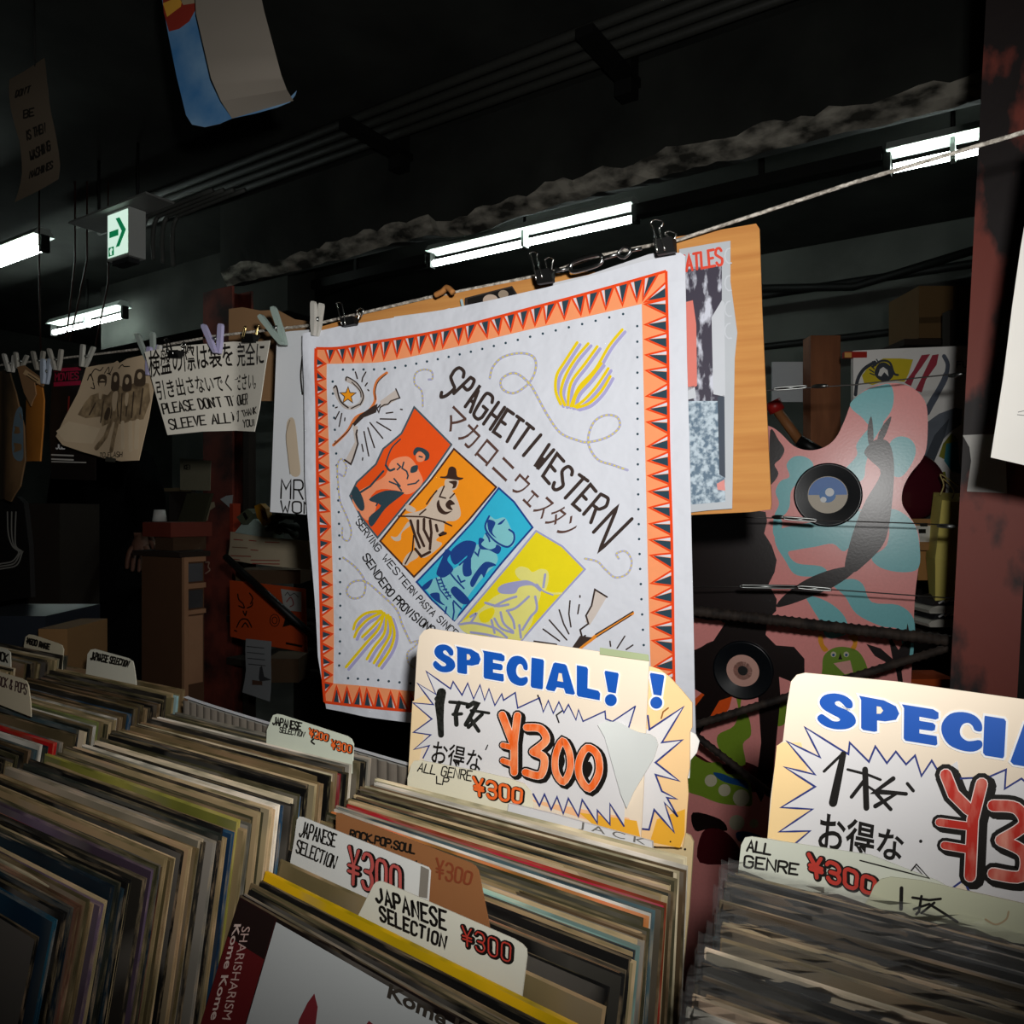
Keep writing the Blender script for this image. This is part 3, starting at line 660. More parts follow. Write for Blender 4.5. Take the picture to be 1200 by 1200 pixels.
# ------------------------------------------------------------ cardboard and papers behind the bandana
pb = Plane(CL0+NV*.035, CL1-CL0)
a = Art(pb, 30)
KRAFT = two_tone('corrugated_card', '#b87a3e', '#cf9450', 14, .3, .7, .8, (.3, .3, 6), bump=.1)
a.sheet([(372, 384), (420, 370), (500, 351), (560, 338), (640, 321), (697, 318), (697, 500), (560, 520), (372, 520)], KRAFT, .004)
a.build('cardboard_sheet', None, 'long corrugated cardboard sheet showing above the top left of the bandana', 'cardboard')
pb2 = Plane(CL0+NV*.020, CL1-CL0)
a = Art(Plane(CL0+NV*.022, CL1-CL0), 30)
a.sheet([(545, 349), (600, 335), (607, 346), (607, 470), (545, 480)], M('#3a3330', .4, .3, 50), .0006)
a.poly([(548, 350), (600, 337), (605, 346), (606, 352), (548, 364)], M('#1b1918', .4), 1); a.disc(575, 352, 9, M('#b9a595', .5, .2), 2, 7); a.disc(590, 345, 6, M('#9a8a78', .5, .2), 2, 5); a.line([(541, 352), (544, 365)], 3, M('#a9c0c4', .5), 2)
a.build('small_photo', None, 'small dark photo print stuck to the cardboard above the bandana', 'photo')
a = Art(Plane(CL0+NV*.016, CL1-CL0), 30)
a.sheet([(460, 377), (462, 371), (500, 366), (520, 363), (527, 361), (536, 366), (537, 450), (460, 460)], M('#cfd3d6', .8, .04), .0006); a.line([(476, 375), (480, 376)], 2.4, M('#c53a2c'), 2); a.line([(483, 375), (492, 374)], 1.2, M('#a06058'), 2)
a.build('torn_paper', None, 'torn white paper strip between the cardboard and the bandana top', 'paper')
a = Art(Plane(CL0+NV*.012, CL1-CL0), 30)
a.sheet([(645, 332), (690, 322), (760, 298), (790, 292), (794, 296), (794, 470), (645, 490)], M('#c9cbd0', .8, .03), .0006)
a.build('white_backing_paper', None, 'plain white paper under the two right binder clips, behind the bandana', 'paper')
MB().tube(catmull([tuple(P(510, 346, 1.02)), tuple(P(518, 342, 1.015)), tuple(P(524, 337, 1.01)), tuple(P(531, 343, 1.0))], 4), .004, M('#a9713c', .8), 6).build('torn_cardboard_scrap', None, 'torn twist of cardboard sticking up from the cardboard edge', 'cardboard')
pr = Plane(P(893, 270, .87)+NV*.03, CL1-CL0)
a = Art(pr, 30); a.sheet([(790, 278), (840, 270), (886, 262), (890, 268), (893, 360), (898, 470), (904, 590), (903, 597), (880, 600), (800, 604), (790, 604)], KRAFT, .005)
a.build('cardboard_sheet', None, 'tall corrugated cardboard sheet right of the bandana behind the poster', 'cardboard')
a = Art(Plane(P(893, 270, .87)+NV*.022, CL1-CL0), 16)
a.sheet([(796, 292), (830, 286), (856, 282), (856, 330), (864, 390), (861, 420), (858, 596), (830, 598), (797, 602)], M('#b4b9be', .5, .04), .0006)
BLU, DRK, PALE = two_tone('printed_grass', '#5f7486', '#b9c8d2', 160, .4, .6, .6), two_tone('printed_trees', '#3b3644', '#c9ccd8', 90, .5, .62, .6, (1, 1, .4)), M('#c4c8ce', .6, .05)
a.poly([(800, 313), (845, 312), (848, 500), (850, 588), (800, 592)], BLU, 1)
a.poly([(800, 316), (846, 312), (846, 390), (847, 470), (800, 470)], DRK, 2)
a.poly([(800, 355), (812, 352), (816, 380), (817, 452), (800, 462)], M('#d8796c', .6, .05), 3); a.poly([(800, 455), (814, 452), (816, 466), (800, 470)], PALE, 3)
a.poly([(834, 372), (846, 352), (849, 355), (850, 465), (836, 462)], PALE, 3); a.poly([(841, 465), (849, 463), (850, 560), (843, 556)], M('#3a4350', .6), 3)
a.poly([(840, 567), (849, 562), (850, 575), (841, 574)], M('#d98d86'), 3)
a.text('BEATLES', [(787, 321), (847, 310)], [(787, 303), (845, 291)], 3.1, M('#d8442e', .6), 4)
for yy in (300, 332, 362, 388): a.line([(855+5.5*cos(t*.6), yy+9*sin(t*.6)) for t in range(2, 9)], 1.6, PALE, 3)
a.build('music_poster', None, 'worn poster with red capital lettering on cardboard, right of the bandana', 'poster')

# ------------------------------------------------------------ the notices and things left of the bandana
brown = Art(Plane(P(300, 380, 1.3)+NV*.05, EV), 30)
brown.sheet([(268, 362), (284, 360), (305, 364), (325, 363), (345, 374), (372, 378), (372, 470), (268, 470)], M('#93714f', .8, .08, 12), .002); brown.build('brown_paper_sheet', None, 'brown paper with a wavy top edge behind the notice and white sheet', 'paper')
ph = Plane(P(340, 390, 1.14)+NV*.008, EV, 0., lambda a, b: .001*sin(a*40))
mr = Art(ph, 16)
mr.sheet([(324, 390), (340, 388), (372, 386), (374, 470), (373, 604), (316, 600), (318, 550), (321, 470)], M('#d9dce0', .8, .03), .0005)
mr.poly([(336, 495), (345, 492), (350, 530), (352, 556), (340, 555), (336, 525)], M('#c9b79f', .7, .05), 1, True)
mr.line([(355, 418), (353, 440), (355, 462)], 2, INK, 2, True); mr.line([(340, 492), (335, 510), (338, 540), (340, 556)], .9, M('#7b7266'), 2, True)
mr.text('MR', [(329, 584), (356, 585)], [(330, 562), (356, 563)], 1.9, INK, 3); mr.text('WON', [(329, 600), (368, 602)], [(329, 587), (368, 589)], 1.9, INK, 3)
mr.build('white_poster', None, 'white sheet lettered MR WO with an outline drawing, left of the bandana', 'poster')

def note_bend(a, b): return .016*abs(a-.012) if a > .012 else .010*abs(a-.012)
nl = Plane(P(270, 405, 1.19), EV, 0., lambda a, b: .22*abs(a)-.01)
no = Art(nl, 8)
CREAM = M('#d6d1c4', .7, .03, 40)
no.sheet([(189, 416), (215, 408), (250, 402), (268, 399), (300, 401), (325, 401), (318, 430), (308, 480), (300, 506), (270, 504), (240, 506), (209, 511), (200, 470)], CREAM, .0012)
c9 = lambda p: crop(180, 380, 7.5, p)
no.font('検盤の際は袋を完全に', c9([(100, 470), (350, 400), (640, 345), (1020, 350)]), c9([(95, 290), (340, 220), (620, 180), (1030, 190)]), INK, 2, .012)
no.font('引き出さないでください。', c9([(155, 670), (400, 600), (640, 570), (920, 560)]), c9([(140, 540), (380, 480), (620, 450), (940, 440)]), INK, 2, .012)
no.text("PLEASE DON'T THROWER", c9([(195, 800), (420, 750), (640, 710), (820, 700)]), c9([(180, 715), (400, 665), (620, 630), (820, 610)]), 1.5, INK, 2)
no.text('SLEEVE ALL THAT', c9([(240, 935), (430, 890), (640, 860), (715, 845)]), c9([(225, 850), (420, 810), (630, 775), (715, 760)]), 1.5, INK, 2)
no.text('THANK', c9([(770, 810), (925, 785)]), c9([(745, 760), (925, 730)]), 1.4, INK, 2); no.text('YOU!', c9([(770, 905), (910, 890)]), c9([(765, 840), (905, 840)]), 1.5, INK, 2)
no.build('handwritten_notice', None, 'handwritten Japanese and English notice folded down its middle, beside the brown paper', 'notice')

sp = Plane(P(135, 430, 1.36), EV, 0., lambda a, b: .05*max(0, -b-.02)*(1.2-a*2)+.006*sin(a*22))
bp_ = Art(sp, 9)
SEPIA = M('#c7b091', .7, .06, 20); SEPD = two_tone('sepia_print', '#6e5c45', '#a8906e', 60, .35, .65, .7); SEPK = M('#4a3c2e', .7, .15, 80)
bp_.sheet([(98, 430), (112, 427), (133, 425), (138, 423), (141, 426), (152, 421), (175, 416), (184, 415), (183, 450), (179, 490), (171, 540), (150, 541), (125, 537), (100, 530), (80, 522), (73, 512), (80, 490), (90, 462)], SEPIA, .001)
bp_.poly([(98, 472), (104, 463), (113, 460), (125, 463), (133, 455), (143, 452), (150, 456), (156, 452), (165, 448), (178, 450), (180, 470), (174, 492), (160, 494), (148, 498), (135, 494), (120, 500), (118, 488), (100, 490), (92, 486)], SEPD, 1)
for x, y, hl in ((136, 444, 14), (153, 447, 12), (168, 441, 12)):
    bp_.poly([(x-5, y-5), (x, y-8), (x+5, y-5), (x+6.5, y+hl*.6), (x+4, y+hl), (x-4, y+hl), (x-6.5, y+hl*.6)], SEPK, 2, True); bp_.disc(x, y, 2.6, SEPIA, 3, 4)
bp_.poly([(111, 446), (112, 440), (117, 438), (122, 440), (123, 446), (121, 452), (113, 452)], SEPK, 2, True); bp_.disc(117, 449, 4, SEPIA, 3, 5.5)
for q in ([(134, 466), (132, 490)], [(120, 470), (118, 495)], [(147, 462), (147, 494)], [(162, 460), (161, 490)], [(110, 472), (104, 486)], [(140, 466), (143, 488)], [(155, 464), (154, 488)], [(172, 456), (170, 486)]): bp_.line(q, 1.6, SEPK, 2)
bp_.poly([(152, 462), (156, 462), (155, 476), (152, 474)], SEPIA, 3, True); bp_.poly([(126, 478), (131, 480), (128, 492), (122, 490)], SEPK, 2, True)
bp_.line([(112, 447), (122, 447)], 2.4, SEPK, 4)
bp_.poly([(113, 459), (118, 459), (117, 468), (114, 467)], SEPIA, 3); bp_.poly([(133, 462), (141, 460), (139, 480), (134, 480)], SEPIA, 3, True)
for q in ([(133, 494), (126, 512), (115, 525)], [(142, 496), (138, 515), (136, 528)]): bp_.line(q, 6, SEPD, 2)
for q in ([(150, 496), (152, 525)], [(160, 496), (162, 528)], [(168, 494), (168, 525)]): bp_.line(q, 5, M('#cbb799', .7), 2)
bp_.poly([(73, 506), (84, 494), (118, 502), (110, 520), (82, 518)], M('#d0bb9c', .7, .03), 1)
for q in ([(103, 440), (108, 432), (114, 434), (118, 430)], [(100, 445), (103, 438), (106, 446)], [(120, 437), (126, 430), (127, 438), (132, 430)], [(141, 432), (146, 428), (149, 430), (156, 430)], [(124, 437), (129, 439)], [(106, 448), (108, 455), (104, 454)]): bp_.line(q, 1.1, INK, 4, True)
bp_.text('TO FLASH', [(120, 536), (152, 536)], [(120, 531), (152, 530)], .9, INK, 4)
bp_.poly([(128, 535), (144, 538), (143, 542), (128, 541)], M('#3b3a33', .5), 3)
bp_.build('band_photo', None, 'signed sepia photo print of four standing people, pegged to the line', 'photo')

bk = Art(Plane(P(80, 450, 1.44)+NV*.03, EV), 20)
bk.sheet([(62, 428), (85, 426), (112, 424), (112, 563), (60, 561), (58, 500)], M('#17110f', .5, .1), .0008)
PK = M('#a3183c', .6, .1)
for y, h in ((432, 4), (448, 5)): bk.poly([(63, y), (95, y-2), (95, y+h-2), (63, y+h)], PK, 1)
bk.text('MOVIES', [(65, 446), (92, 444)], [(65, 438), (92, 436)], 1.5, PK, 2); bk.text('JOL', [(66, 526), (76, 526)], [(66, 521), (76, 521)], 1.3, WHITE, 2)
for y in (533, 538): bk.line([(61, y), (86, y+1)], 1.8, M('#b9b5ae'), 2)
bk.line([(61, 541), (101, 542)], 1.2, M('#b9b5ae'), 2); bk.line([(81, 465), (80, 485), (83, 500)], 2, M('#7c1f18'), 1)
bk.build('black_poster', None, 'black poster with a pink headline, partly behind the band photo', 'poster')

env = Art(Plane(P(45, 460, 1.53)+NV*.02, EV, 0., lambda a, b: .02*cos(a*14)), 12)
OCH = two_tone('ochre_card', '#9a5f22', '#bd7a30', 6, .3, .7, .6)
env.sheet([(38, 468), (50, 460), (60, 446), (63, 470), (62, 500), (59, 541), (39, 541), (37, 500)], OCH, .003); env.build('ochre_folder', None, 'ochre cardboard folder hanging left of the black poster', 'folder')
tagp = Art(Plane(P(35, 430, 1.52), EV), 20)
tagp.sheet([(20, 430), (28, 428), (52, 446), (50, 453), (40, 448), (42, 462), (38, 470), (36, 476), (28, 460)], M('#8d6a48', .8, .06), .002); tagp.poly([(30, 433), (50, 446), (47, 451), (27, 438)], M('#c9a77b', .8), 1); tagp.line([(33, 438), (45, 446)], .9, INK, 2); tagp.line([(31, 440), (43, 448)], .9, INK, 2)
tagp.build('paper_tag', None, 'brown paper tag with tiny writing pegged above the ochre folder', 'tag')
lea = Art(Plane(P(15, 480, 1.62)+NV*.02, EV, 0., lambda a, b: .02*cos(a*18)), 12)
lea.sheet([(-40, 436), (5, 433), (22, 436), (30, 462), (37, 500), (38, 540), (34, 570), (24, 588), (5, 584), (-40, 590)], two_tone('stained_hide', '#2e2c20', '#74583a', 7, .38, .62, .7, (1, 1, .4)), .003); lea.poly([(30, 485), (36, 480), (37, 520), (36, 540), (28, 536), (26, 515)], M('#5d6f7a', .6, .2), 1, True)
lea.build('stained_leather_sheet', None, 'stained brown leather sheet hanging at the left photo edge', 'leather')
bag = Art(Plane(P(10, 620, 1.75), EV), 20)
bag.sheet([(-60, 588), (20, 582), (28, 590), (34, 640), (36, 700), (-60, 712)], M('#12100f', .6, .1), .01)
WV = M('#8f8d86', .6, .1)
for k in range(3):
    bag.line([(9+5*k, 600), (10+4*k, 625), (15+2*k, 640), (22+2*k, 646), (20+3*k, 652-2*k), (14+3*k, 658+2*k), (5, 660+3*k), (-10, 662+3*k)], 1.6, WV, 2, True)
bag.build('black_bag', None, 'black hanging bag with looped white cords at the left photo edge', 'bag')

# pegs and clips
pin((370, 354), (375, 355), (370, 394), 1.085, '#b9b6ae', 'clear peg at the top left corner of the bandana', 6.5)
pin((307, 370), (318, 359), (333, 404), 1.13, '#9fb0a8', 'grey-green peg lying at a slant above the white MR WO sheet', 7.5)
pin((241, 381), (257, 379), (255, 414), 1.19, '#b3aed0', 'lavender peg at the middle of the handwritten notice', 6.5)
pin((163, 392), (177, 389), (178, 428), 1.30, '#9ba69f', 'grey-green peg at the top right corner of the band photo', 5.5)
pin((178, 407), (185, 404), (176, 440), 1.285, '#b3aed0', 'lavender peg between the band photo and the notice', 6)
pin((190, 405), (193, 412), (184, 436), 1.28, '#c3c3bd', 'clear peg just left of the notice top corner', 4)
pin((100, 404), (108, 406), (98, 430), 1.42, '#a9a89f', 'clear peg at the top left corner of the band photo', 4.5)
pin((60, 409), (70, 409), (67, 434), 1.48, '#a09c92', 'clear peg above the black poster headline', 4.2)
pin((41, 412), (49, 411), (46, 434), 1.52, '#8e8a80', 'grey peg above the ochre folder', 4.2)
pin((53, 421), (57, 420), (53, 450), 1.49, '#a6b0bd', 'pale blue peg over the paper tag', 5)
pin((21, 413), (30, 416), (23, 432), 1.56, '#9a978d', 'clear peg left of the paper tag', 3.8)
pin((7, 415), (15, 416), (13, 436), 1.59, '#b5b3ab', 'clear peg on the stained leather sheet', 4)
clip((200, 411), 12, 9, [[(203, 414), (201, 403), (198, 400), (201, 397), (204, 401), (209, 416)], [(208, 412), (211, 408), (209, 404), (212, 400), (214, 403), (210, 412)]], 1.24, 'binder clip at the top left corner of the handwritten notice')
clip((286, 392), 14, 10, [[(289, 398), (292, 386), (293, 384), (294, 386), (291, 398)], [(295, 398), (298, 384), (300, 380), (299, 384), (297, 398)]], 1.165, 'binder clip with gold wires at the top right of the notice', '#c9b27a')
clip((402, 374), 15, 9, [[(406, 382), (401, 362), (400, 357), (404, 356), (407, 361), (410, 382)], [(415, 378), (418, 367), (415, 363), (420, 360), (423, 363), (420, 370)]], 1.06, 'binder clip nearest the left corner of the bandana', rot=-.18)
clip((629, 319), 18, 15, [[(633, 330), (628, 306), (625, 300), (629, 297), (634, 299), (634, 305), (640, 328)], [(641, 322), (637, 307), (636, 303), (641, 300), (646, 302), (645, 307), (643, 322)]], .93, 'binder clip left of the turnbuckle, over the bandana top', rot=-.16)
clip((768, 283), 22, 17, [[(774, 298), (770, 272), (766, 265), (771, 260), (780, 262), (779, 268), (776, 272), (783, 296)], [(785, 292), (781, 276), (777, 272), (782, 269), (790, 272), (788, 279), (784, 282)]], .872, 'binder clip right of the turnbuckle, at the top right of the bandana', rot=-.18)

# ------------------------------------------------------------ records
def rec_mats():
    out = []
    for nm in ('sleeve_cover', 'sleeve_edge'):
        m = bpy.data.materials.new(nm); m.use_nodes = True; nt = m.node_tree; b = nt.nodes['Principled BSDF']
        oi = nt.nodes.new('ShaderNodeObjectInfo'); tc = nt.nodes.new('ShaderNodeTexCoord'); mp = nt.nodes.new('ShaderNodeMapping'); nz = nt.nodes.new('ShaderNodeTexNoise')
        cmb = nt.nodes.new('ShaderNodeVectorMath'); cmb.operation = 'ADD'
        sc = nt.nodes.new('ShaderNodeVectorMath'); sc.operation = 'SCALE'; sc.inputs[0].default_value = (7, 13, 5)
        nt.links.new(oi.outputs['Random'], sc.inputs['Scale'])
        nt.links.new(tc.outputs['Object'], mp.inputs[0]); nt.links.new(mp.outputs[0], cmb.inputs[0]); nt.links.new(sc.outputs[0], cmb.inputs[1]); nt.links.new(cmb.outputs[0], nz.inputs['Vector'])
        rp = nt.nodes.new('ShaderNodeValToRGB'); nt.links.new(nz.outputs['Fac'], rp.inputs[0]); mx = nt.nodes.new('ShaderNodeMix'); mx.data_type = 'RGBA'
        nt.links.new(rp.outputs[0], mx.inputs[0]); nt.links.new(oi.outputs['Color'], mx.inputs[6])
        if nm == 'sleeve_edge':
            mp.inputs['Scale'].default_value = (9, 260, 30); nz.inputs['Scale'].default_value = 1.6; nz.inputs['Detail'].default_value = 6
            rp.color_ramp.elements[0].position = .46; rp.color_ramp.elements[1].position = .72; rp.color_ramp.elements[1].color = (.5, .5, .5, 1)
            mx.inputs[7].default_value = lin('#b39d78')
        else:
            mp.inputs['Scale'].default_value = (6, 6, 6); nz.inputs['Scale'].default_value = 1.2
            rp.color_ramp.elements[0].position = .5; rp.color_ramp.elements[1].position = .56; rp.color_ramp.elements[1].color = (.35, .35, .35, 1)
            mx.inputs[7].default_value = lin('#807a70')
        # printed edges change colour along their length
        n2 = nt.nodes.new('ShaderNodeTexNoise'); n2.inputs['Scale'].default_value = 1.; n2.inputs['Detail'].default_value = 3; mp2 = nt.nodes.new('ShaderNodeMapping'); mp2.inputs['Scale'].default_value = (17, 4, 17) if nm == 'sleeve_edge' else (5, 5, 5)
        ad2 = nt.nodes.new('ShaderNodeVectorMath'); ad2.operation = 'ADD'; sc2 = nt.nodes.new('ShaderNodeVectorMath'); sc2.operation = 'SCALE'; sc2.inputs[0].default_value = (31, 3, 17)
        nt.links.new(oi.outputs['Random'], sc2.inputs['Scale']); nt.links.new(tc.outputs['Object'], mp2.inputs[0]); nt.links.new(mp2.outputs[0], ad2.inputs[0]); nt.links.new(sc2.outputs[0], ad2.inputs[1]); nt.links.new(ad2.outputs[0], n2.inputs['Vector'])
        hs = nt.nodes.new('ShaderNodeHueSaturation'); hr = nt.nodes.new('ShaderNodeMapRange'); hr.inputs[1].default_value = .25; hr.inputs[2].default_value = .75; hr.inputs[3].default_value = .472; hr.inputs[4].default_value = .528
        vr = nt.nodes.new('ShaderNodeMapRange'); vr.inputs[1].default_value = .38; vr.inputs[2].default_value = .62; vr.inputs[3].default_value = 1.25; vr.inputs[4].default_value = .45
        nt.links.new(n2.outputs['Fac'], hr.inputs[0]); nt.links.new(n2.outputs['Fac'], vr.inputs[0]); nt.links.new(hr.outputs[0], hs.inputs['Hue']); nt.links.new(vr.outputs[0], hs.inputs['Value']); nt.links.new(mx.outputs[2], hs.inputs['Color'])
        nt.links.new(hs.outputs[0], b.inputs['Base Color']); b.inputs['Roughness'].default_value = .42; b.inputs['Specular IOR Level'].default_value = .35
        out.append(m)
    return out
COVER, EDGE = rec_mats()
S = .315
def sleeve_mesh(th, name='record_sleeve'):
    me = bpy.data.meshes.new(name); vs = []; fs = []; mi = []
    PR = ((0, .0016), (.12, .0002), (.3, .0004), (.40, .004), (.48, .004), (.60, .0008), (.72, .0), (.88, .0006), (1, .003))
    for y, i in PR:
        vs += [(i, y*th, i), (S-i, y*th, i), (S-i, y*th, S-i), (i, y*th, S-i)]
    fs.append((0, 1, 2, 3)); mi.append(0)
    for k in range(len(PR)-1):
        for j in range(4):
            a = k*4+j; b = k*4+(j+1) % 4; fs.append((a, a+4, b+4, b)); mi.append(1)
    q = 4*len(PR)-4; fs.append((q+3, q+2, q+1, q)); mi.append(0)
    me.from_pydata(vs, [], fs); me.materials.append(COVER); me.materials.append(EDGE)
    for p, m in zip(me.polygons, mi): p.material_index = m
    me.update(); return me
MESH = {t: sleeve_mesh(t) for t in (.0019, .0025, .0032, .0048)}
# clear plastic outer sleeve, crinkled at the open top
PLAS = bpy.data.materials.new('clear_plastic'); PLAS.use_nodes = True
nt = PLAS.node_tree; nt.nodes.remove(nt.nodes['Principled BSDF']); out_ = nt.nodes['Material Output']
tr = nt.nodes.new('ShaderNodeBsdfTransparent'); gl = nt.nodes.new('ShaderNodeBsdfGlossy'); gl.inputs['Roughness'].default_value = .16; df = nt.nodes.new('ShaderNodeBsdfDiffuse'); df.inputs['Color'].default_value = (.8, .8, .78, 1)
fr = nt.nodes.new('ShaderNodeFresnel'); fr.inputs[0].default_value = 1.45; m1 = nt.nodes.new('ShaderNodeMixShader'); m2 = nt.nodes.new('ShaderNodeMixShader'); m2.inputs[0].default_value = .022
nz = nt.nodes.new('ShaderNodeTexNoise'); nz.inputs['Scale'].default_value = 60; bp = nt.nodes.new('ShaderNodeBump'); bp.inputs['Strength'].default_value = .6; bp.inputs['Distance'].default_value = .004
tcn = nt.nodes.new('ShaderNodeTexCoord'); mpp = nt.nodes.new('ShaderNodeMapping'); mpp.inputs['Scale'].default_value = (.12, 1, 1.6); nt.links.new(tcn.outputs['Object'], mpp.inputs[0]); nt.links.new(mpp.outputs[0], nz.inputs['Vector']); nt.links.new(nz.outputs['Fac'], bp.inputs['Height']); nt.links.new(bp.outputs[0], gl.inputs['Normal'])
nt.links.new(fr.outputs[0], m1.inputs[0]); nt.links.new(tr.outputs[0], m1.inputs[1]); nt.links.new(gl.outputs[0], m1.inputs[2]); nt.links.new(m1.outputs[0], m2.inputs[1]); nt.links.new(df.outputs[0], m2.inputs[2]); nt.links.new(m2.outputs[0], out_.inputs[0])
def plastic_mesh(th, seed):
    r = random.Random(seed); me = bpy.data.meshes.new('plastic_sleeve'); vs = []; fs = []; K = 26; x0, x1 = -.004, S+.004
    for side, y in ((0, -.0004), (1, th+.0004)):
        for i in range(K+1):
            x = x0+(x1-x0)*i/K
            for z, a in ((-.002, 0), (S-.004, .0), (S+.003, .0006), (S+.006+.003*r.random(), .0016)):
                vs.append((x, y+a*r.uniform(-1, 1)*(1), z+(.0012*r.uniform(-1, 1) if z > S else 0)))
    for side in (0, 1):
        b = side*(K+1)*4
        for i in range(K):
            for j in range(3): fs.append((b+i*4+j, b+(i+1)*4+j, b+(i+1)*4+j+1, b+i*4+j+1))
    n = (K+1)*4
    for i in (0, K):
        for j in range(3): fs.append((i*4+j, n+i*4+j, n+i*4+j+1, i*4+j+1))
    me.from_pydata(vs, [], fs); me.materials.append(PLAS); me.update(); return me
PMESH = [plastic_mesh(.0032, k) for k in range(4)]

PALETTE = [('#2b2823', 7), ('#54442f', 6), ('#7a6647', 5), ('#96815c', 4), ('#b39f78', 4), ('#cdbf9f', 3), ('#171615', 7), ('#30342e', 4), ('#47432f', 3), ('#6d5e43', 3), ('#94845f', 3), ('#1d2a33', 3), ('#7c776c', 3), ('#4f2420', 1), ('#264a66', 1), ('#6a6636', 1), ('#96653e', 1), ('#cdc8bc', 2), ('#41545a', 1), ('#5b4a5c', .6)]
PC = [c for c, w in PALETTE]; PW = [w for c, w in PALETTE]
def lp(a, b, f): return a+(b-a)*f
class Row:
    def __init__(s, e0, rear, front, curve=1., fan=0.):
        s.e0 = e0; s.r = rear; s.f = front; s.curve = curve; s.fan = fan       # (n, z of the top edge, lean)
    def at(s, f):
        n = lp(s.r[0], s.f[0], f); g = f**s.curve; return n, lp(s.r[1], s.f[1], g), lp(s.r[2], s.f[2], g)
    def frame(s, f, de=0, dz=0, yaw=0, dl=0):
        n, z, L = s.at(f); L += dl; yaw += s.fan*f
        x = EV*cos(yaw)+NV*sin(yaw); ny = NV*cos(yaw)-EV*sin(yaw); up = ny*sin(L)+ZV*cos(L); bk = ny*cos(L)-ZV*sin(L)
        o = W(s.e0+de, n, z+dz)-up*S
        return Matrix(((x.x, bk.x, up.x, o.x), (x.y, bk.y, up.y, o.y), (x.z, bk.z, up.z, o.z), (0, 0, 0, 1)))
    def plane(s, f):
        n, z, L = s.at(f); y = s.fan*f; return Plane(W(s.e0, n, z), EV*cos(y)+NV*sin(y), L)
def record(row, f, hexc, th, label, group=None, plastic=False, rnd=None, de=None, dz=None):
    r = rnd or random
    if row.fan: dz = r.uniform(-.002, .0012) if dz is None else dz
    o = bpy.data.objects.new('record_sleeve', MESH[th]); COL.objects.link(o)
    o.matrix_world = row.frame(f, r.uniform(-.005, .005) if de is None else de, r.uniform(-.004, .0035) if dz is None else dz, r.uniform(-.008, .008), r.uniform(-.006, .006))
    o.color = lin(hexc); tag(o, label, 'record', group)
    if plastic:
        p = bpy.data.objects.new('plastic_sleeve', r.choice(PMESH)); COL.objects.link(p); p.parent = o
    return o
def stack(row, label, group, pitch, skip=(), special={}, plastic=False, seed=1, start=0., ths=(.0025, .0025, .0032, .0032, .0032, .0048)):
    r = random.Random(seed); L = abs(row.r[0]-row.f[0]); f = start; k = 0; sp = sorted(special.items())
    while f <= 1.0001:
        if any(a <= f <= b for a, b in skip): f += .0015/L; continue
        th = r.choice(ths)
        hexc = r.choices(PC, PW)[0]; lab, grp = label, group
        if sp and f >= sp[0][0]:
            _, (hexc, lab, th) = sp.pop(0); grp = group
        if plastic: th = .0032
        record(row, f, hexc, th, lab, grp, plastic, r); k += 1
        f += (th*1.06+pitch+r.choice((0, 0, 0, .0012)))/L
    return k
ROW_M = Row(-.517, (.565, -.257, .10), (.404, -.305, .36), 1.3, -.10)
ROW_A = Row(-.838, (.548, -.240, .10), (.262, -.266, .20))
ROW_B = Row(-1.292, (.655, -.252, .10), (.27, -.315, .20))
ROW_C = Row(-1.625, (.665, -.236, .10), (.33, -.275, .20))
ROW_N = Row(-.160, (.520, -.245, .10), (.415, -.325, .26))
ga, gb_, gc_, gm, gn = ('records in the row behind the slanting sleeves at left', 'records in the second row from the left', 'records in the far left row', 'records in the row below the complete special sign', 'plastic-wrapped records at the right')
nA = stack(ROW_A, 'worn record sleeve packed in the left middle row with the ¥200 ¥300 tab', ga, .0004, ths=(.0019, .0025, .0025, .0032, .0032), special={.05: ('#cfc7b6', 'pale sleeve with a multicoloured edge near the back of the left middle row', .0032), .12: ('#7b2a2a', 'dark red record sleeve near the back of the left middle row', .0032), .3: ('#1f5f8c', 'bright blue record sleeve in the middle of the left middle row', .0032), .36: ('#d3cbb8', 'broad cream sleeve just in front of the blue one in the left middle row', .0048), .5: ('#8f8b3e', 'olive green record sleeve in the left middle row', .0032), .62: ('#9c8f7a', 'beige sleeve with a scuffed wide spine in the left middle row', .0048), .8: ('#8a2f25', 'rust red record sleeve near the front of the left middle row', .0032), .955: ('#6c4a3a', 'brown record sleeve second from the front in the left middle row', .0048)}, seed=11)
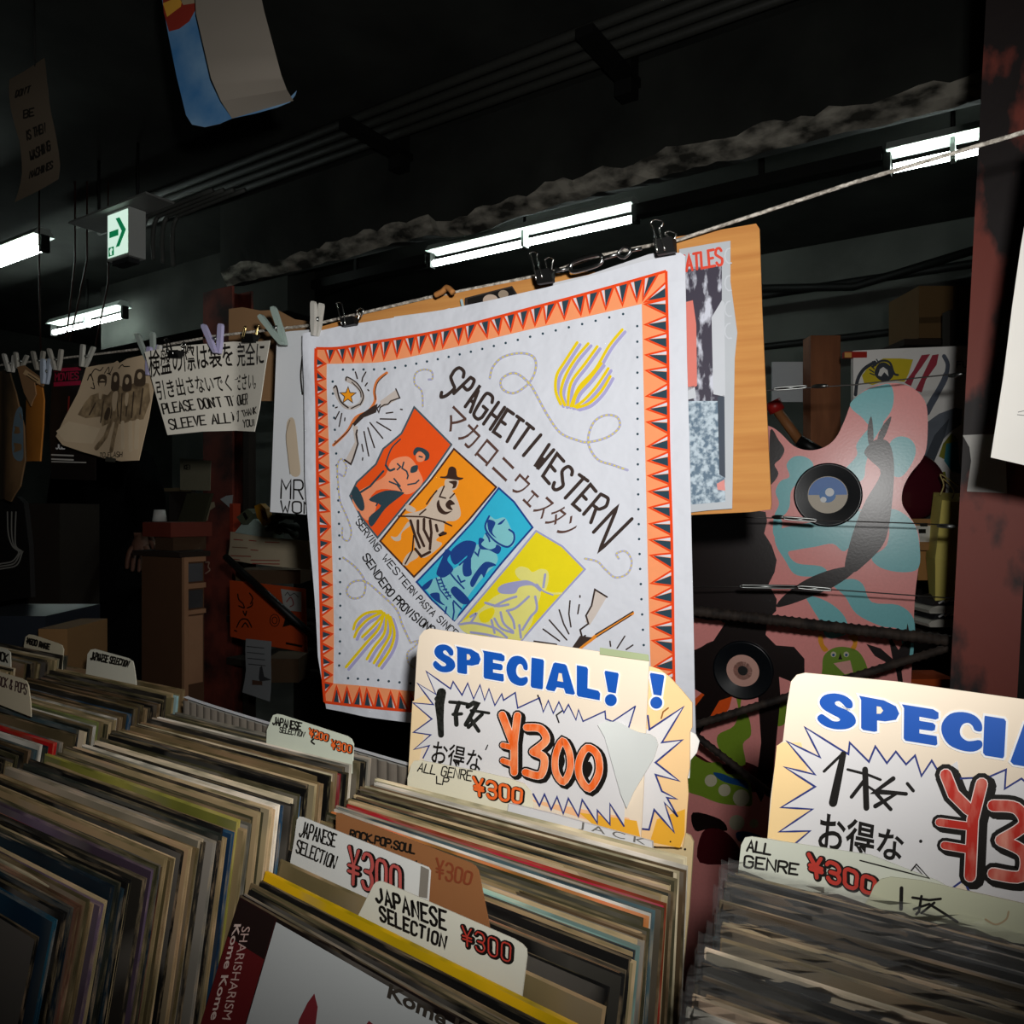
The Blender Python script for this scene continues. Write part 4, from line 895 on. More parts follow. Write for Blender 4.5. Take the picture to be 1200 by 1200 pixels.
# front sleeve of that row: dark cover with a blue rim
record(ROW_A, 1.012, '#1d3f52', .0032, 'dark record sleeve with a blue rim, frontmost at lower left', de=0, dz=0)
record(ROW_A, 1.028, '#151515', .0025, 'black record sleeve standing in front of the blue-rimmed one at lower left', de=-.012, dz=-.012)
stack(ROW_B, 'worn record sleeve packed in the row with the two left divider tabs', gb_, .0008, skip=((.40, .43),), special={.02: ('#8fb0b4', 'pale blue record sleeve at the very back of the second row from the left', .0032), .3: ('#6a7a3c', 'green-edged record sleeve in the second row from the left', .0025), .45: ('#c4221c', 'bright red record sleeve in the second row from the left', .0048)}, seed=5)
stack(ROW_C, 'worn record sleeve packed in the far left row', gc_, .0014, skip=((.2, .23),), seed=9)
SKIPM = ((.68, .72), (.742, .785), (.812, .925))
nM = stack(ROW_M, 'worn record sleeve packed in the row in front of the full SPECIAL sign', gm, .0002, skip=SKIPM, special={.0: ('#d8cba6', 'cream record sleeve at the back, directly below the full SPECIAL sign', .0048), .10: ('#c9c2b4', 'pale thick sleeve near the back of the row below the full SPECIAL sign', .0048), .34: ('#9d2a20', 'red record sleeve behind the brown divider', .0025), .42: ('#c0763c', 'orange record sleeve behind the brown divider, in front of the red one', .0025), .55: ('#8fb3a8', 'mint green record sleeve with a worn corner, middle row', .0032), .64: ('#8f6a48', 'tan orange record sleeve right behind the brown divider', .0019)}, seed=21, start=.07, ths=(.0019, .0019, .0025, .0025, .0019))
nN = stack(ROW_N, 'record in a crinkled clear plastic sleeve, right-hand row below the cut SPECIAL sign', gn, .0001, plastic=True, special={.3: ('#2f6f92', 'blue record in clear plastic in the right-hand row', .0032), .42: ('#d2c3a8', 'cream record in clear plastic in the right-hand row', .0032), .62: ('#c7b193', 'beige record in clear plastic near the front of the right-hand row', .0032)}, seed=4)

record(ROW_M, .892, '#d8ae12', .0032, 'yellow record sleeve just in front of the cream divider', gm, de=0, dz=.002)
# the front record of the middle row: white cover with a dark red strip
FK = 1.045
n_, z_, L_ = ROW_M.at(FK)
kome = record(ROW_M, FK, '#17110f', .0032, 'front record with a white cover and a dark red side strip lettered in white', de=0, dz=.002)
KM = ROW_M.frame(FK, 0, .002); kome.matrix_world = KM
kp = Plane(KM @ Vector((0, 0, S)), KM.to_3x3() @ Vector((1, 0, 0)), L_)
ko = Art(kp, 40); ko.off0 = .0006
cv = M('#b9bcbb', .4, .04, 8); wine = M('#5e1a1c', .4, .06)
tl_, tr_, bl_ = (.0, -.0), (.315, 0), (0, -.315)
def kq(a0, b0, a1, b1, m, lv): ko.add([kp.ab(a0, b0, .0006+LV*lv), kp.ab(a1, b0, .0006+LV*lv), kp.ab(a1, b1, .0006+LV*lv), kp.ab(a0, b1, .0006+LV*lv)], [(3, 2, 1, 0)], m)
kq(.002, -.002, .052, -.313, wine, 1); kq(.002, -.002, .052, -.030, M('#221615', .4), 2)
kq(.053, -.004, .313, -.313, cv, 1)
c5b = lambda p: crop(240, 920, 4.286, p); c6b = lambda p: crop(420, 980, 4.286, p)
PALEI = M('#c9a9a0', .5); ko.font('Kome Kome Club', [(276.5, 1083), (236, 1243)], [(284.5, 1083), (245, 1243)], M('#cfb7ad', .5), 3, .02)
ko.font('SHARISHARISM', [(285.5, 1086), (262, 1194)], [(295.5, 1086), (272.5, 1195)], PALEI, 3)
ko.font('Kome Kome', [(455, 1168), (600, 1243)], [(458.5, 1152), (604, 1226)], M('#3a332c', .5), 3, .03)
redp = M('#7c2a30', .5, .1)
ko.poly([(345, 1230), (352, 1195), (362, 1175), (370, 1164), (374, 1180), (371, 1205), (366, 1230)], redp, 3); ko.poly([(418, 1230), (428, 1204), (434, 1196), (439, 1200), (441, 1230)], redp, 3)
kpr = ko.build('cover_print', None); kpr.parent = kome; kpr.matrix_parent_inverse = KM.inverted()
# second sleeve edges right behind it
for k, (h, lab) in enumerate((('#6d675c', 'grey record sleeve right behind the white-covered front record'), ('#1b1a19', 'black record sleeve second behind the white-covered front record'))):
    record(ROW_M, FK-.022*(k+1), h, .0025, lab, None, False, None, .002*k, .001*k)

# ------------------------------------------------------------ bins and table
PLY = two_tone('plywood', '#6b4c30', '#8f6a45', 3, .3, .7, .7, (1, 8, 8)); GREYB = M('#5d5a54', .8, .15, 30, .2)
def rowbin(row, label, back=True, fend=1.07):
    o = empty('record_bin', W(row.e0+.16, (row.r[0]+row.f[0])/2, -.66), label, 'record bin', 'record bins')
    def bot(f, dn=0):
        n, z, L = row.at(f); return n-S*sin(L)-dn, z-S*cos(L)
    (nr, zr), (nf, zf) = bot(0, -.01), bot(fend, .03)
    zr -= .006; zf -= .006; zm = min(zr, zf)
    b = MB(); b.hexa([W(row.e0-.012, nf, zm-.02), W(row.e0+S+.012, nf, zm-.02), W(row.e0+S+.012, nr, zm-.02), W(row.e0-.012, nr, zm-.02), W(row.e0-.012, nf, zf), W(row.e0+S+.012, nf, zf), W(row.e0+S+.012, nr, zr), W(row.e0-.012, nr, zr)], PLY); b.build('base_board', o)
    b = MB(); b.ben(row.e0-.012, row.e0+S+.012, nf-.015, nf, -.70, zf+.03, PLY); b.build('front_board', o)
    return o, zm
T = -.70
rowbin(ROW_M, 'wooden bin under the row in front of the full SPECIAL sign'); rowbin(ROW_A, 'wooden bin under the left middle row'); rowbin(ROW_B, 'wooden bin under the second row from the left'); rowbin(ROW_C, 'wooden bin under the far left row'); rowbin(ROW_N, 'wooden bin under the right-hand plastic-wrapped row')
tb_ = empty('display_table', W(-.7, .4, Z0), 'long wooden table carrying the record bins', 'table')
MB().ben(-1.75, .30, .05, .78, T-.03, T, PLY).build('tabletop', tb_)
for e, n in ((-1.7, .1), (-1.7, .73), (.22, .1), (.22, .73), (-.75, .73), (-.75, .1)):
    MB().ben(e-.03, e+.03, n-.03, n+.03, Z0, T-.03, PLY).build('leg', tb_)
# ribbed back board with a white top edge
rib = MB(); n0 = .603; e0, e1 = -.90, -.28
vs = []; K = 220
for i in range(K+1):
    e = e0+(e1-e0)*i/K; d = .0025*abs(sin(i*pi/5)); zt = lp(-.240, -.270, (i/K)**.8)
    vs += [W(e, n0-d, -.70), W(e, n0-d, zt-.002)]
rib.add(vs, [(i*2, i*2+2, i*2+3, i*2+1) for i in range(K)], M('#6a6258', .9, .2, 60))
vs = []
for i in range(K+1):
    e = e0+(e1-e0)*i/K; zt = lp(-.240, -.270, (i/K)**.8); vs += [W(e, n0, -.70), W(e, n0, zt), W(e, n0+.007, zt), W(e, n0+.007, -.70)]
rib.add(vs, [q for i in range(K) for q in ((i*4+1, i*4+5, i*4+6, i*4+2),)], M('#c6c9cd', .7, .05)); rib.add(vs, [(i*4+2, i*4+6, i*4+7, i*4+3) for i in range(K)], M('#8a8780', .8))
rib.build('back_board', None, 'ribbed grey board with a white top edge behind the left middle row', 'board')

# ------------------------------------------------------------ divider tabs and cards among the records
TABC = M('#d3d0bf', .6, .04, 30); TABG = M('#c9cfbd', .6, .04, 30); REDM = M('#b8382c', .6, .15, 300); ORM = M('#ee6a2c', .5, .12, 300)
BR_ = M('#8a5a34', .75, .08, 20)
def card(row, f, outline, mat, name, label, draw, th=.0012, cat='divider card', smooth=False, back=None):
    a = Art(row.plane(f) if isinstance(row, Row) else row, 30)
    a.sheet(outline, mat, th, back, smooth); draw(a)
    return a.build(name, None, label, cat, 'divider cards' if cat == 'divider card' else None)
def price(a, base, top, wb, wi, colr, dig='¥300', black=None):
    black = black or INK
    a.text(dig, [(x+wb*.16, y+wb*.12) for x, y in base], [(x+wb*.16, y+wb*.12) for x, y in top], wb, black, 2, gap=2); a.text(dig, base, top, wb*.85, black, 2.8, gap=2); a.text(dig, base, top, wi, colr, 4, gap=2)
# middle row: front cream tab, white card, brown card
def d1(a):
    a.text('JAPANESE', c6b([(95, 325), (440, 470)]), c6b([(85, 255), (440, 380)]), 3.2, INK, 2, .3, 2); a.text('SELECTION', c6b([(115, 420), (435, 560)]), c6b([(110, 350), (445, 505)]), 3.0, INK, 2, .3, 2)
    price(a, c6b([(530, 545), (765, 630)]), c6b([(525, 450), (770, 545)]), 6.4, 1.8, REDM)
card(ROW_M, .832, c6b([(-45, 480), (5, 385), (75, 245), (88, 230), (105, 225), (125, 228), (780, 515), (820, 540), (842, 565), (845, 600), (822, 785), (810, 900), (400, 800)]), TABC, 'divider_card', 'cream tab lettered JAPANESE SELECTION in thick black behind the yellow sleeve', d1)
def d2(a):
    a.text('JAPANESE', c5b([(475, 255), (655, 310)]), c5b([(490, 180), (665, 250)]), 1.9, INK, 2, .2); a.text('SELECTION', c5b([(460, 335), (650, 420)]), c5b([(470, 275), (670, 360)]), 1.9, INK, 2, .2)
    price(a, c5b([(725, 490), (985, 570)]), c5b([(730, 310), (985, 420)]), 7., 3.6, M('#b4504a', .6, .12, 200))
    a.poly(c5b([(1086, 405), (1128, 425), (1118, 570), (1075, 560)]), M('#7d766c', .3, .05), 1)
card(ROW_M, .76, c5b([(430, 380), (450, 270), (462, 175), (474, 158), (490, 160), (1085, 398), (1120, 412), (1131, 430), (1120, 600), (1080, 700), (800, 640), (420, 470)]), M('#cfcfca', .45, .03), 'divider_card', 'white divider card lettered JAPANESE SELECTION in thin black, between the brown and cream ones', d2)
def d3(a):
    a.text('ROCK,POP.SOUL', c5b([(730, 260), (1055, 345)]), c5b([(735, 225), (1060, 305)]), 2.2, INK, 2, .2)
    a.text('...', c5b([(1065, 385), (1130, 420)]), c5b([(1065, 360), (1130, 395)]), 1.6, INK, 2)
    price(a, c6b([(395, 210), (560, 240)]), c6b([(395, 110), (575, 185)]), 2.4, 1.6, M('#7c3a1e', .7), black=M('#7c3a1e', .7))
card(ROW_M, .70, c6b([(-112, -118), (-95, -117), (100, -45), (560, 132), (585, 148), (600, 170), (655, 445), (665, 560), (300, 450), (-115, 30)]), BR_, 'divider_card', 'brown card divider lettered ROCK, POP. SOUL behind the white one', d3)
# left middle row: rear tab
def d4(a):
    k = lambda p: crop(300, 820, 7.5, p)
    a.text('JAPANESE', k([(150, 215), (395, 265)]), k([(155, 150), (405, 205)]), 1.8, INK, 2); a.text('SELECTION', k([(210, 285), (420, 325)]), k([(215, 240), (435, 285)]), 1.2, INK, 2)
    price(a, k([(480, 325), (630, 360)]), k([(475, 250), (640, 310)]), 3, 1.5, ORM, '¥200'); price(a, k([(670, 430), (840, 465)]), k([(670, 350), (845, 405)]), 3, 1.5, ORM)
    a.line(k([(510, 345), (490, 365), (515, 388)]), 2, INK, 2, True)
card(ROW_A, .045, crop(300, 820, 7.5, [(95, 270), (130, 180), (150, 135), (185, 125), (225, 132), (800, 320), (835, 345), (855, 390), (850, 510), (848, 650), (90, 400)]), TABG, 'divider_card', 'pale divider tab with two orange prices at the back of the left middle row', d4)
# second row from the left
b1 = lambda p: crop(0, 700, 4, p)
def d5(a): a.text('JAPANESE SELECTION', b1([(425, 290), (600, 325)]), b1([(430, 255), (610, 300)]), 1.7, INK, 2, .3)
card(ROW_B, .004, b1([(405, 330), (410, 265), (425, 245), (445, 242), (600, 285), (622, 300), (628, 325), (637, 390), (640, 450), (400, 380)]), TABC, 'divider_card', 'cream divider tab standing alone at the back of the second row from the left', d5)
def d6(a): a.text('ROCK & POPS', b1([(-20, 405), (125, 455)]), b1([(-15, 365), (130, 410)]), 1.5, M('#4a3633', .6), 2, .4)
card(ROW_B, .415, b1([(-60, 330), (0, 350), (100, 380), (122, 392), (132, 412), (143, 495), (145, 560), (-60, 480)]), M('#cbbfa4', .6, .04), 'divider_card', 'cream divider tab at the left photo edge lettered in brown-black', d6)
def d7(a): a.text('¥600 RARE', b1([(125, 215), (230, 245)]), b1([(130, 190), (235, 222)]), 2., INK, 2, .3)
card(ROW_C, .002, b1([(112, 225), (120, 185), (135, 174), (155, 176), (270, 215), (290, 225), (298, 245), (292, 300), (290, 360), (110, 290)]), M('#cfc5aa', .6, .04), 'divider_card', 'small cream divider tab at the back of the far left row, by the brown box', d7)
def d8(a): a.text('ROCK', b1([(-30, 285), (35, 305)]), b1([(-30, 245), (40, 268)]), 2., INK, 2, .3)
card(ROW_C, .215, b1([(-90, 220), (-10, 232), (30, 243), (48, 258), (50, 320), (50, 380), (-90, 320)]), TABC, 'divider_card', 'cream divider tab cut by the left photo edge in the far left row', d8)
# right-hand row
e4 = lambda p: crop(840, 780, 3.3333, p)
def d9(a):
    a.text('ALL', e4([(118, 722), (210, 738)]), e4([(122, 682), (218, 700)]), 2.6, INK, 2, .3); a.text('GENRE', e4([(108, 785), (315, 815)]), e4([(112, 742), (320, 775)]), 2.6, INK, 2, .3)
    price(a, e4([(370, 820), (610, 890)]), e4([(360, 735), (620, 835)]), 9, 4.6, REDM)
    a.line(e4([(560, 760), (830, 830), (780, 775), (760, 800)]), 1.6, INK, 2)
RB = Row(ROW_N.e0, (.530, -.245, .10), (.415, -.325, .26))
card(RB, 0, e4([(75, 860), (85, 790), (95, 700), (110, 672), (135, 668), (600, 740), (860, 840), (930, 880), (940, 1000), (500, 960)]), M('#cdd0c0', .55, .03), 'divider_card', 'pale divider tab lettered ALL GENRE with a red price, right-hand row', d9)
RB2 = Row(ROW_N.e0, (.5245, -.245, .10), (.415, -.325, .26))
def d10(a):
    a.line(e4([(722, 868), (720, 950)]), 4.4, INK, 2); a.line(e4([(765, 905), (830, 915), (875, 910)]), 3, INK, 2); a.line(e4([(800, 900), (790, 960), (780, 970)]), 3.2, INK, 2); a.line(e4([(770, 950), (830, 930), (870, 955), (940, 1000)]), 3, INK, 2); a.line(e4([(850, 925), (800, 965)]), 3, INK, 2)
    a.line(e4([(1050, 990), (1090, 1010), (1130, 990), (1140, 960)]), 2.2, M('#b09a7a', .7), 2, True)
card(RB2, 0, e4([(560, 960), (595, 905), (615, 860), (640, 835), (680, 826), (800, 840), (1200, 930), (1500, 1000), (1500, 1130), (1000, 1060)]), M('#c3c4a8', .5, .04), 'divider_card', 'greenish divider tab with black brush writing in front of the ALL GENRE tab', d10)

# ------------------------------------------------------------ the big price signs
BLUE = M('#1550a8', .4, .06, 40, 0, .4); BURST = M('#d6d4d4', .55, .03); PEA = M('#e6d6c0', .5, .03); PEO = M('#eec791', .5, .05, 10); YEL = M('#e8ab33', .5, .05); PENB = M('#2b3676', .5, .1)
FAT = {'S': [(.92, .70), (.90, .86), (.72, .98), (.45, 1), (.18, .90), (.06, .70), (.14, .52), (.38, .40), (.58, .32), (.56, .24), (.40, .22), (.22, .32), (.10, .36), (0, .24), (.06, .12), (.25, .02), (.52, 0), (.82, .08), (1, .26), (.96, .46), (.78, .58), (.52, .66), (.46, .74), (.56, .80), (.66, .74), (.74, .66), (.84, .64)],
'P': [(0, 1), (.62, .98), (.92, .86), (1, .66), (.92, .46), (.65, .36), (.45, .35), (.45, .03), (.38, 0), (.10, 0), (.05, .05), (.05, .88)],
'E': [(0, 1), (.85, 1), (1, .93), (1, .77), (.92, .72), (.48, .73), (.48, .62), (.85, .62), (.92, .56), (.90, .43), (.82, .39), (.48, .38), (.48, .27), (.95, .27), (.97, .05), (.92, 0), (.1, 0), (.05, .06), (.06, .9)],
'C': [(.98, .62), (.96, .80), (.80, .96), (.52, 1), (.22, .90), (.03, .64), (.02, .36), (.18, .10), (.48, 0), (.78, .02), (.97, .16), (.98, .30), (.90, .34), (.78, .30), (.62, .27), (.48, .36), (.45, .52), (.52, .68), (.65, .74), (.75, .68), (.80, .58), (.92, .56)],
'I': [(.08, 1), (.92, 1), (1, .94), (.92, .06), (.86, 0), (.1, 0), (0, .06), (.06, .94)],
'A': [(.32, 1), (.66, 1), (.72, .95), (1, .06), (.95, 0), (.68, 0), (.62, .16), (.38, .16), (.30, 0), (.06, 0), (0, .06), (.26, .95)],
'L': [(0, 1), (.42, 1), (.48, .94), (.46, .32), (.92, .30), (1, .22), (.98, 0), (.06, 0), (0, .06)], '!': [(.06, 1), (.94, 1), (1, .95), (.8, .36), (.25, .36), (.0, .94)]}
HOLE = {'P': [(.44, .77), (.54, .77), (.60, .67), (.54, .57), (.44, .55)], 'A': [(.45, .66), (.55, .66), (.60, .38), (.40, .38)]}
def special(a, letters, slope, edge, base, lv=3):
    """fat rounded capitals with a pale rim"""
    for k, (ch, x0, x1, y0, y1) in enumerate(letters):
        dx = (x1-x0)*slope; H = y1-y0-dx; l = lv+.05*k
        def q(p): return [(x0+(x1-x0)*x, y0+dx*x+H*(1-y)) for x, y in p]
        smooth = ch in 'SC'
        out = catmull(q(FAT[ch]), 3, True) if smooth else q(FAT[ch])
        a.line(out, edge, WHITE, l, closed=True)
        if ch == '!':
            c = q([(.45, .13)])[0]; r = (x1-x0)*.42; a.disc(c[0], c[1], r+edge*.5, WHITE, l+.2); a.disc(c[0], c[1], r, BLUE, l+1.2)
        a.poly(out, BLUE, l+1)
        if ch in HOLE: a.poly(q(HOLE[ch]), base, l+1.4)
g3 = lambda p: crop(470, 720, 3.3333, p)
# rear sign (only its right part shows)
pl2 = Plane(W(-.35, .594, -.1), EV, .06)
def s2(a):
    a.poly(g3([(975, 880), (1000, 800), (1110, 760), (1108, 860), (1090, 912), (980, 890)]), YEL, 1)
    bst = g3([(880, 430), (970, 450), (1105, 360), (1020, 500), (1100, 490), (995, 578), (1088, 650), (995, 625), (1020, 690), (1078, 720), (1040, 715), (1082, 790), (1030, 735), (1068, 850), (990, 762), (970, 840), (880, 830)])
    a.poly(bst, BURST, 2); a.line(bst[1:], 2.2, PENB, 3); a.line(g3([(965, 395), (972, 450)]), 2.2, PENB, 3)
    special(a, [('!', 762, 779, 788, 830)], .17, 4., PEO)
    a.line(g3([(1045, 365), (1025, 380), (1018, 405)]), 1.8, M('#8a5a2a'), 3)
    a.disc(786, 986, 1, INK, 3)
card(pl2, 0, g3([(700, 200), (975, 203), (1010, 215), (1050, 245), (1095, 295), (1137, 345), (1137, 440), (1128, 460), (1127, 600), (1118, 640), (1122, 700), (1116, 780), (1112, 850), (1100, 910), (980, 905), (700, 850)]), PEO, 'price_sign', 'peach price sign mostly hidden behind the full SPECIAL sign, showing a blue exclamation mark', s2, .0012, 'sign')
pl3 = Plane(W(-.35, .600, -.1), EV, .06)
card(pl3, 0, g3([(1050, 450), (1125, 455), (1150, 468), (1165, 495), (1155, 540), (1130, 570), (1126, 640), (1050, 640)]), M('#e3e2dc', .6, .03), 'round_tab', 'white rounded tab peeking out right behind the full SPECIAL sign', lambda a: None, .001, 'divider card')
pl1 = Plane(W(-.35, .586, -.1), EV, .06, lambda a, b: .0035*max(0, (a+.03)/.1))
def s1(a):
    a.poly(g3([(45, 340), (120, 300), (60, 640), (28, 632)]), M('#eed3a6', .5, .04), 1)
    a.poly(g3([(500, 720), (900, 790), (930, 860), (560, 745)]), M('#f0b98a', .5, .05), 1.3); a.poly(g3([(700, 770), (930, 800), (945, 868), (800, 850)]), YEL, 1.6)
    bst = [(88, 560), (112, 512), (52, 527), (118, 470), (50, 460), (122, 408), (48, 345), (128, 352), (65, 268), (138, 312), (100, 222), (195, 290), (205, 262), (240, 315), (262, 268), (285, 330), (310, 275), (328, 335), (345, 290), (368, 355), (395, 310), (402, 335), (448, 305), (458, 365), (545, 325), (560, 380), (580, 335), (600, 385), (622, 340), (642, 382), (660, 350), (690, 410), (700, 370), (718, 415), (805, 375), (808, 405), (835, 415), (925, 355), (895, 450), (890, 600), (880, 820), (825, 735), (825, 815), (775, 760), (775, 810), (715, 720), (700, 785), (660, 715), (640, 775), (615, 710), (592, 760), (565, 700), (545, 745), (520, 700), (100, 590)]
    a.poly(g3(bst), BURST, 2); a.line(g3(bst[:38]), 1.7, PENB, 3); a.line(g3(bst[37:39]), 1.7, PENB, 3); a.line(g3(bst[40:54]), 2.2, PENB, 3)
    special(a, [('S', 508, 534, 753, 790), ('P', 535, 564, 757, 793), ('E', 566, 592, 762, 799), ('C', 594, 620, 766, 805), ('I', 623, 639, 770, 808), ('A', 641, 676, 774, 814), ('L', 678, 706, 779, 820), ('!', 711, 728, 785, 826)], .17, 3., PEA)
    BRUSH = two_tone('brush_ink', '#11120f', '#2c2d29', 300, .4, .7, .6)
    a.line(g3([(160, 305), (152, 350), (158, 470)]), [11, 8, 7], BRUSH, 3); a.line(g3([(140, 330), (165, 300)]), 5, BRUSH, 3)
    a.line(g3([(192, 342), (235, 345), (268, 352)]), 4, BRUSH, 3); a.line(g3([(228, 345), (215, 385), (218, 430)]), 5.5, BRUSH, 3); a.line(g3([(205, 390), (238, 388)]), 4, BRUSH, 3)
    a.line(g3([(262, 360), (285, 345), (300, 350), (255, 430)]), 5.5, BRUSH, 3); a.line(g3([(275, 375), (315, 380), (345, 385)]), 3.4, BRUSH, 3); a.line(g3([(318, 390), (265, 440)]), 4.5, BRUSH, 3); a.line(g3([(272, 405), (305, 455)]), 4.5, BRUSH, 3)
    a.font('お得な', g3([(118, 572), (312, 612)]), g3([(128, 500), (322, 545)]), INK, 3, .012)
    a.line(g3([(340, 510), (332, 528)]), 1.4, INK, 3); a.line(g3([(538, 315), (552, 350)]), 1.8, INK, 3); a.line(g3([(635, 375), (612, 392), (622, 420)]), 1.8, INK, 3)
    # hand-drawn outlined price
    for mt, wd, dx, dy, l in ((INK, 14.5, 2.6, 2.2, 3), (INK, 13.6, 0, 0, 3.8), (M('#f4ded0', .5, .05), 9.4, 0, 0, 4.6), (two_tone('orange_marker', '#e8611f', '#f6a06c', 130, .42, .72, .5, (1, 1, .35)), 8.4, 0, 0, 5.4)):
        def Z(p): return [(x+dx, y+dy) for x, y in g3(p)]
        a.line(Z([(398, 392), (440, 500)]), wd, mt, l); a.line(Z([(458, 395), (445, 500), (445, 615)]), wd, mt, l)
        a.line(Z([(400, 510), (440, 520)]), wd*.75, mt, l); a.line(Z([(400, 570), (440, 585)]), wd*.75, mt, l)
        a.line(catmull(Z([(495, 440), (550, 445), (572, 490), (520, 535)]), 5), wd, mt, l); a.line(catmull(Z([(520, 535), (565, 560), (550, 625), (490, 615)]), 5), wd, mt, l)
        a.line(catmull(Z([(637, 492), (610, 550), (612, 615), (642, 650), (668, 600), (664, 535)]), 4, True), wd*.9, mt, l, closed=True)
        a.line(catmull(Z([(735, 518), (704, 570), (706, 630), (744, 675), (782, 615), (776, 545)]), 4, True), wd*.95, mt, l, closed=True)
    a.poly(g3([(628, 565), (640, 545), (648, 570), (638, 600), (628, 595)]), INK, 6.2, True); a.poly(g3([(730, 590), (745, 570), (758, 595), (744, 630), (730, 625)]), INK, 6.2, True)
front = g3([(28, 632), (45, 450), (62, 150), (72, 85), (90, 62), (115, 55), (320, 85), (600, 118), (790, 145), (978, 178), (972, 300), (965, 440), (955, 700), (945, 872), (800, 850), (400, 760), (30, 650)])
card(pl1, 0, front, PEA, 'price_sign', 'complete cream SPECIAL! sign with blue capitals and an orange hand-drawn price', s1, .0012, 'sign')
card(Plane(W(-.35, .5845, -.1), EV, .06, lambda a, b: .0035*max(0, (a+.03)/.1)), 0, g3([(783, 128), (975, 155), (978, 180), (783, 155)]), M('#9aa57f', .6, .06), 'tape_strip', 'green tape strip on the top right edge of the full SPECIAL sign', lambda a: None, .0003, 'tape')
# curled white flap on the sign
card(Plane(W(-.24, .580, -.1), EV, .06, lambda a, b: .012*max(0, min(1, (a+.045)/.06))**2), 0, g3([(768, 432), (800, 418), (850, 420), (900, 445), (940, 458), (985, 462), (1012, 475), (1022, 500), (1005, 550), (960, 620), (915, 690), (885, 755), (860, 700), (830, 600), (795, 480)]), M('#d7dad6', .5, .03), 'paper_flap', 'loose curled white paper flap over the right half of the full SPECIAL sign', lambda a: None, .0008, 'paper')
def s4(a):
    a.text('ALL GENRE', g3([(65, 612), (275, 650)]), g3([(75, 580), (280, 612)]), 1.5, INK, 2, .2); a.text('LP', g3([(140, 660), (180, 668)]), g3([(140, 632), (190, 640)]), 1.5, INK, 2)
    price(a, g3([(292, 705), (470, 735)]), g3([(285, 635), (475, 685)]), 5.4, 3.2, ORM)
card(Plane(W(-.35, .577, -.1), EV, .08), 0, g3([(25, 640), (38, 590), (50, 572), (75, 570), (300, 612), (420, 640), (480, 662), (505, 690), (515, 740), (520, 820), (100, 760), (25, 700)]), M('#ded8bf', .6, .03), 'divider_card', 'cream divider tab lettered ALL GENRE LP at the lower left of the full SPECIAL sign', s4)
# clear holder and white title strip at the back of the middle row
def s5(a): a.font('J A C K', g3([(695, 832), (955, 900)]), g3([(698, 806), (958, 876)]), M('#6a6762', .6), 2)
card(Plane(W(-.35, .5725, -.1), EV, .08), 0, g3([(420, 738), (600, 782), (980, 888), (985, 1000), (400, 900)]), M('#d3d2d2', .5, .03), 'record_sleeve', 'white record sleeve with widely spaced grey capitals, right below the full SPECIAL sign', s5, .003, 'record')
card(Plane(W(-.35, .606, -.1), EV, .06), 0, g3([(940, 940), (1060, 870), (1100, 850), (1130, 865), (1142, 890), (1125, 1150), (1100, 1400), (1000, 1400)]), M('#cdb98e', .45, .05), 'backing_card', 'cream plastic backing card with punched holes at the right end of the middle row', lambda a: a.disc(803, 995, 1.4, INK, 2), .002, 'card')

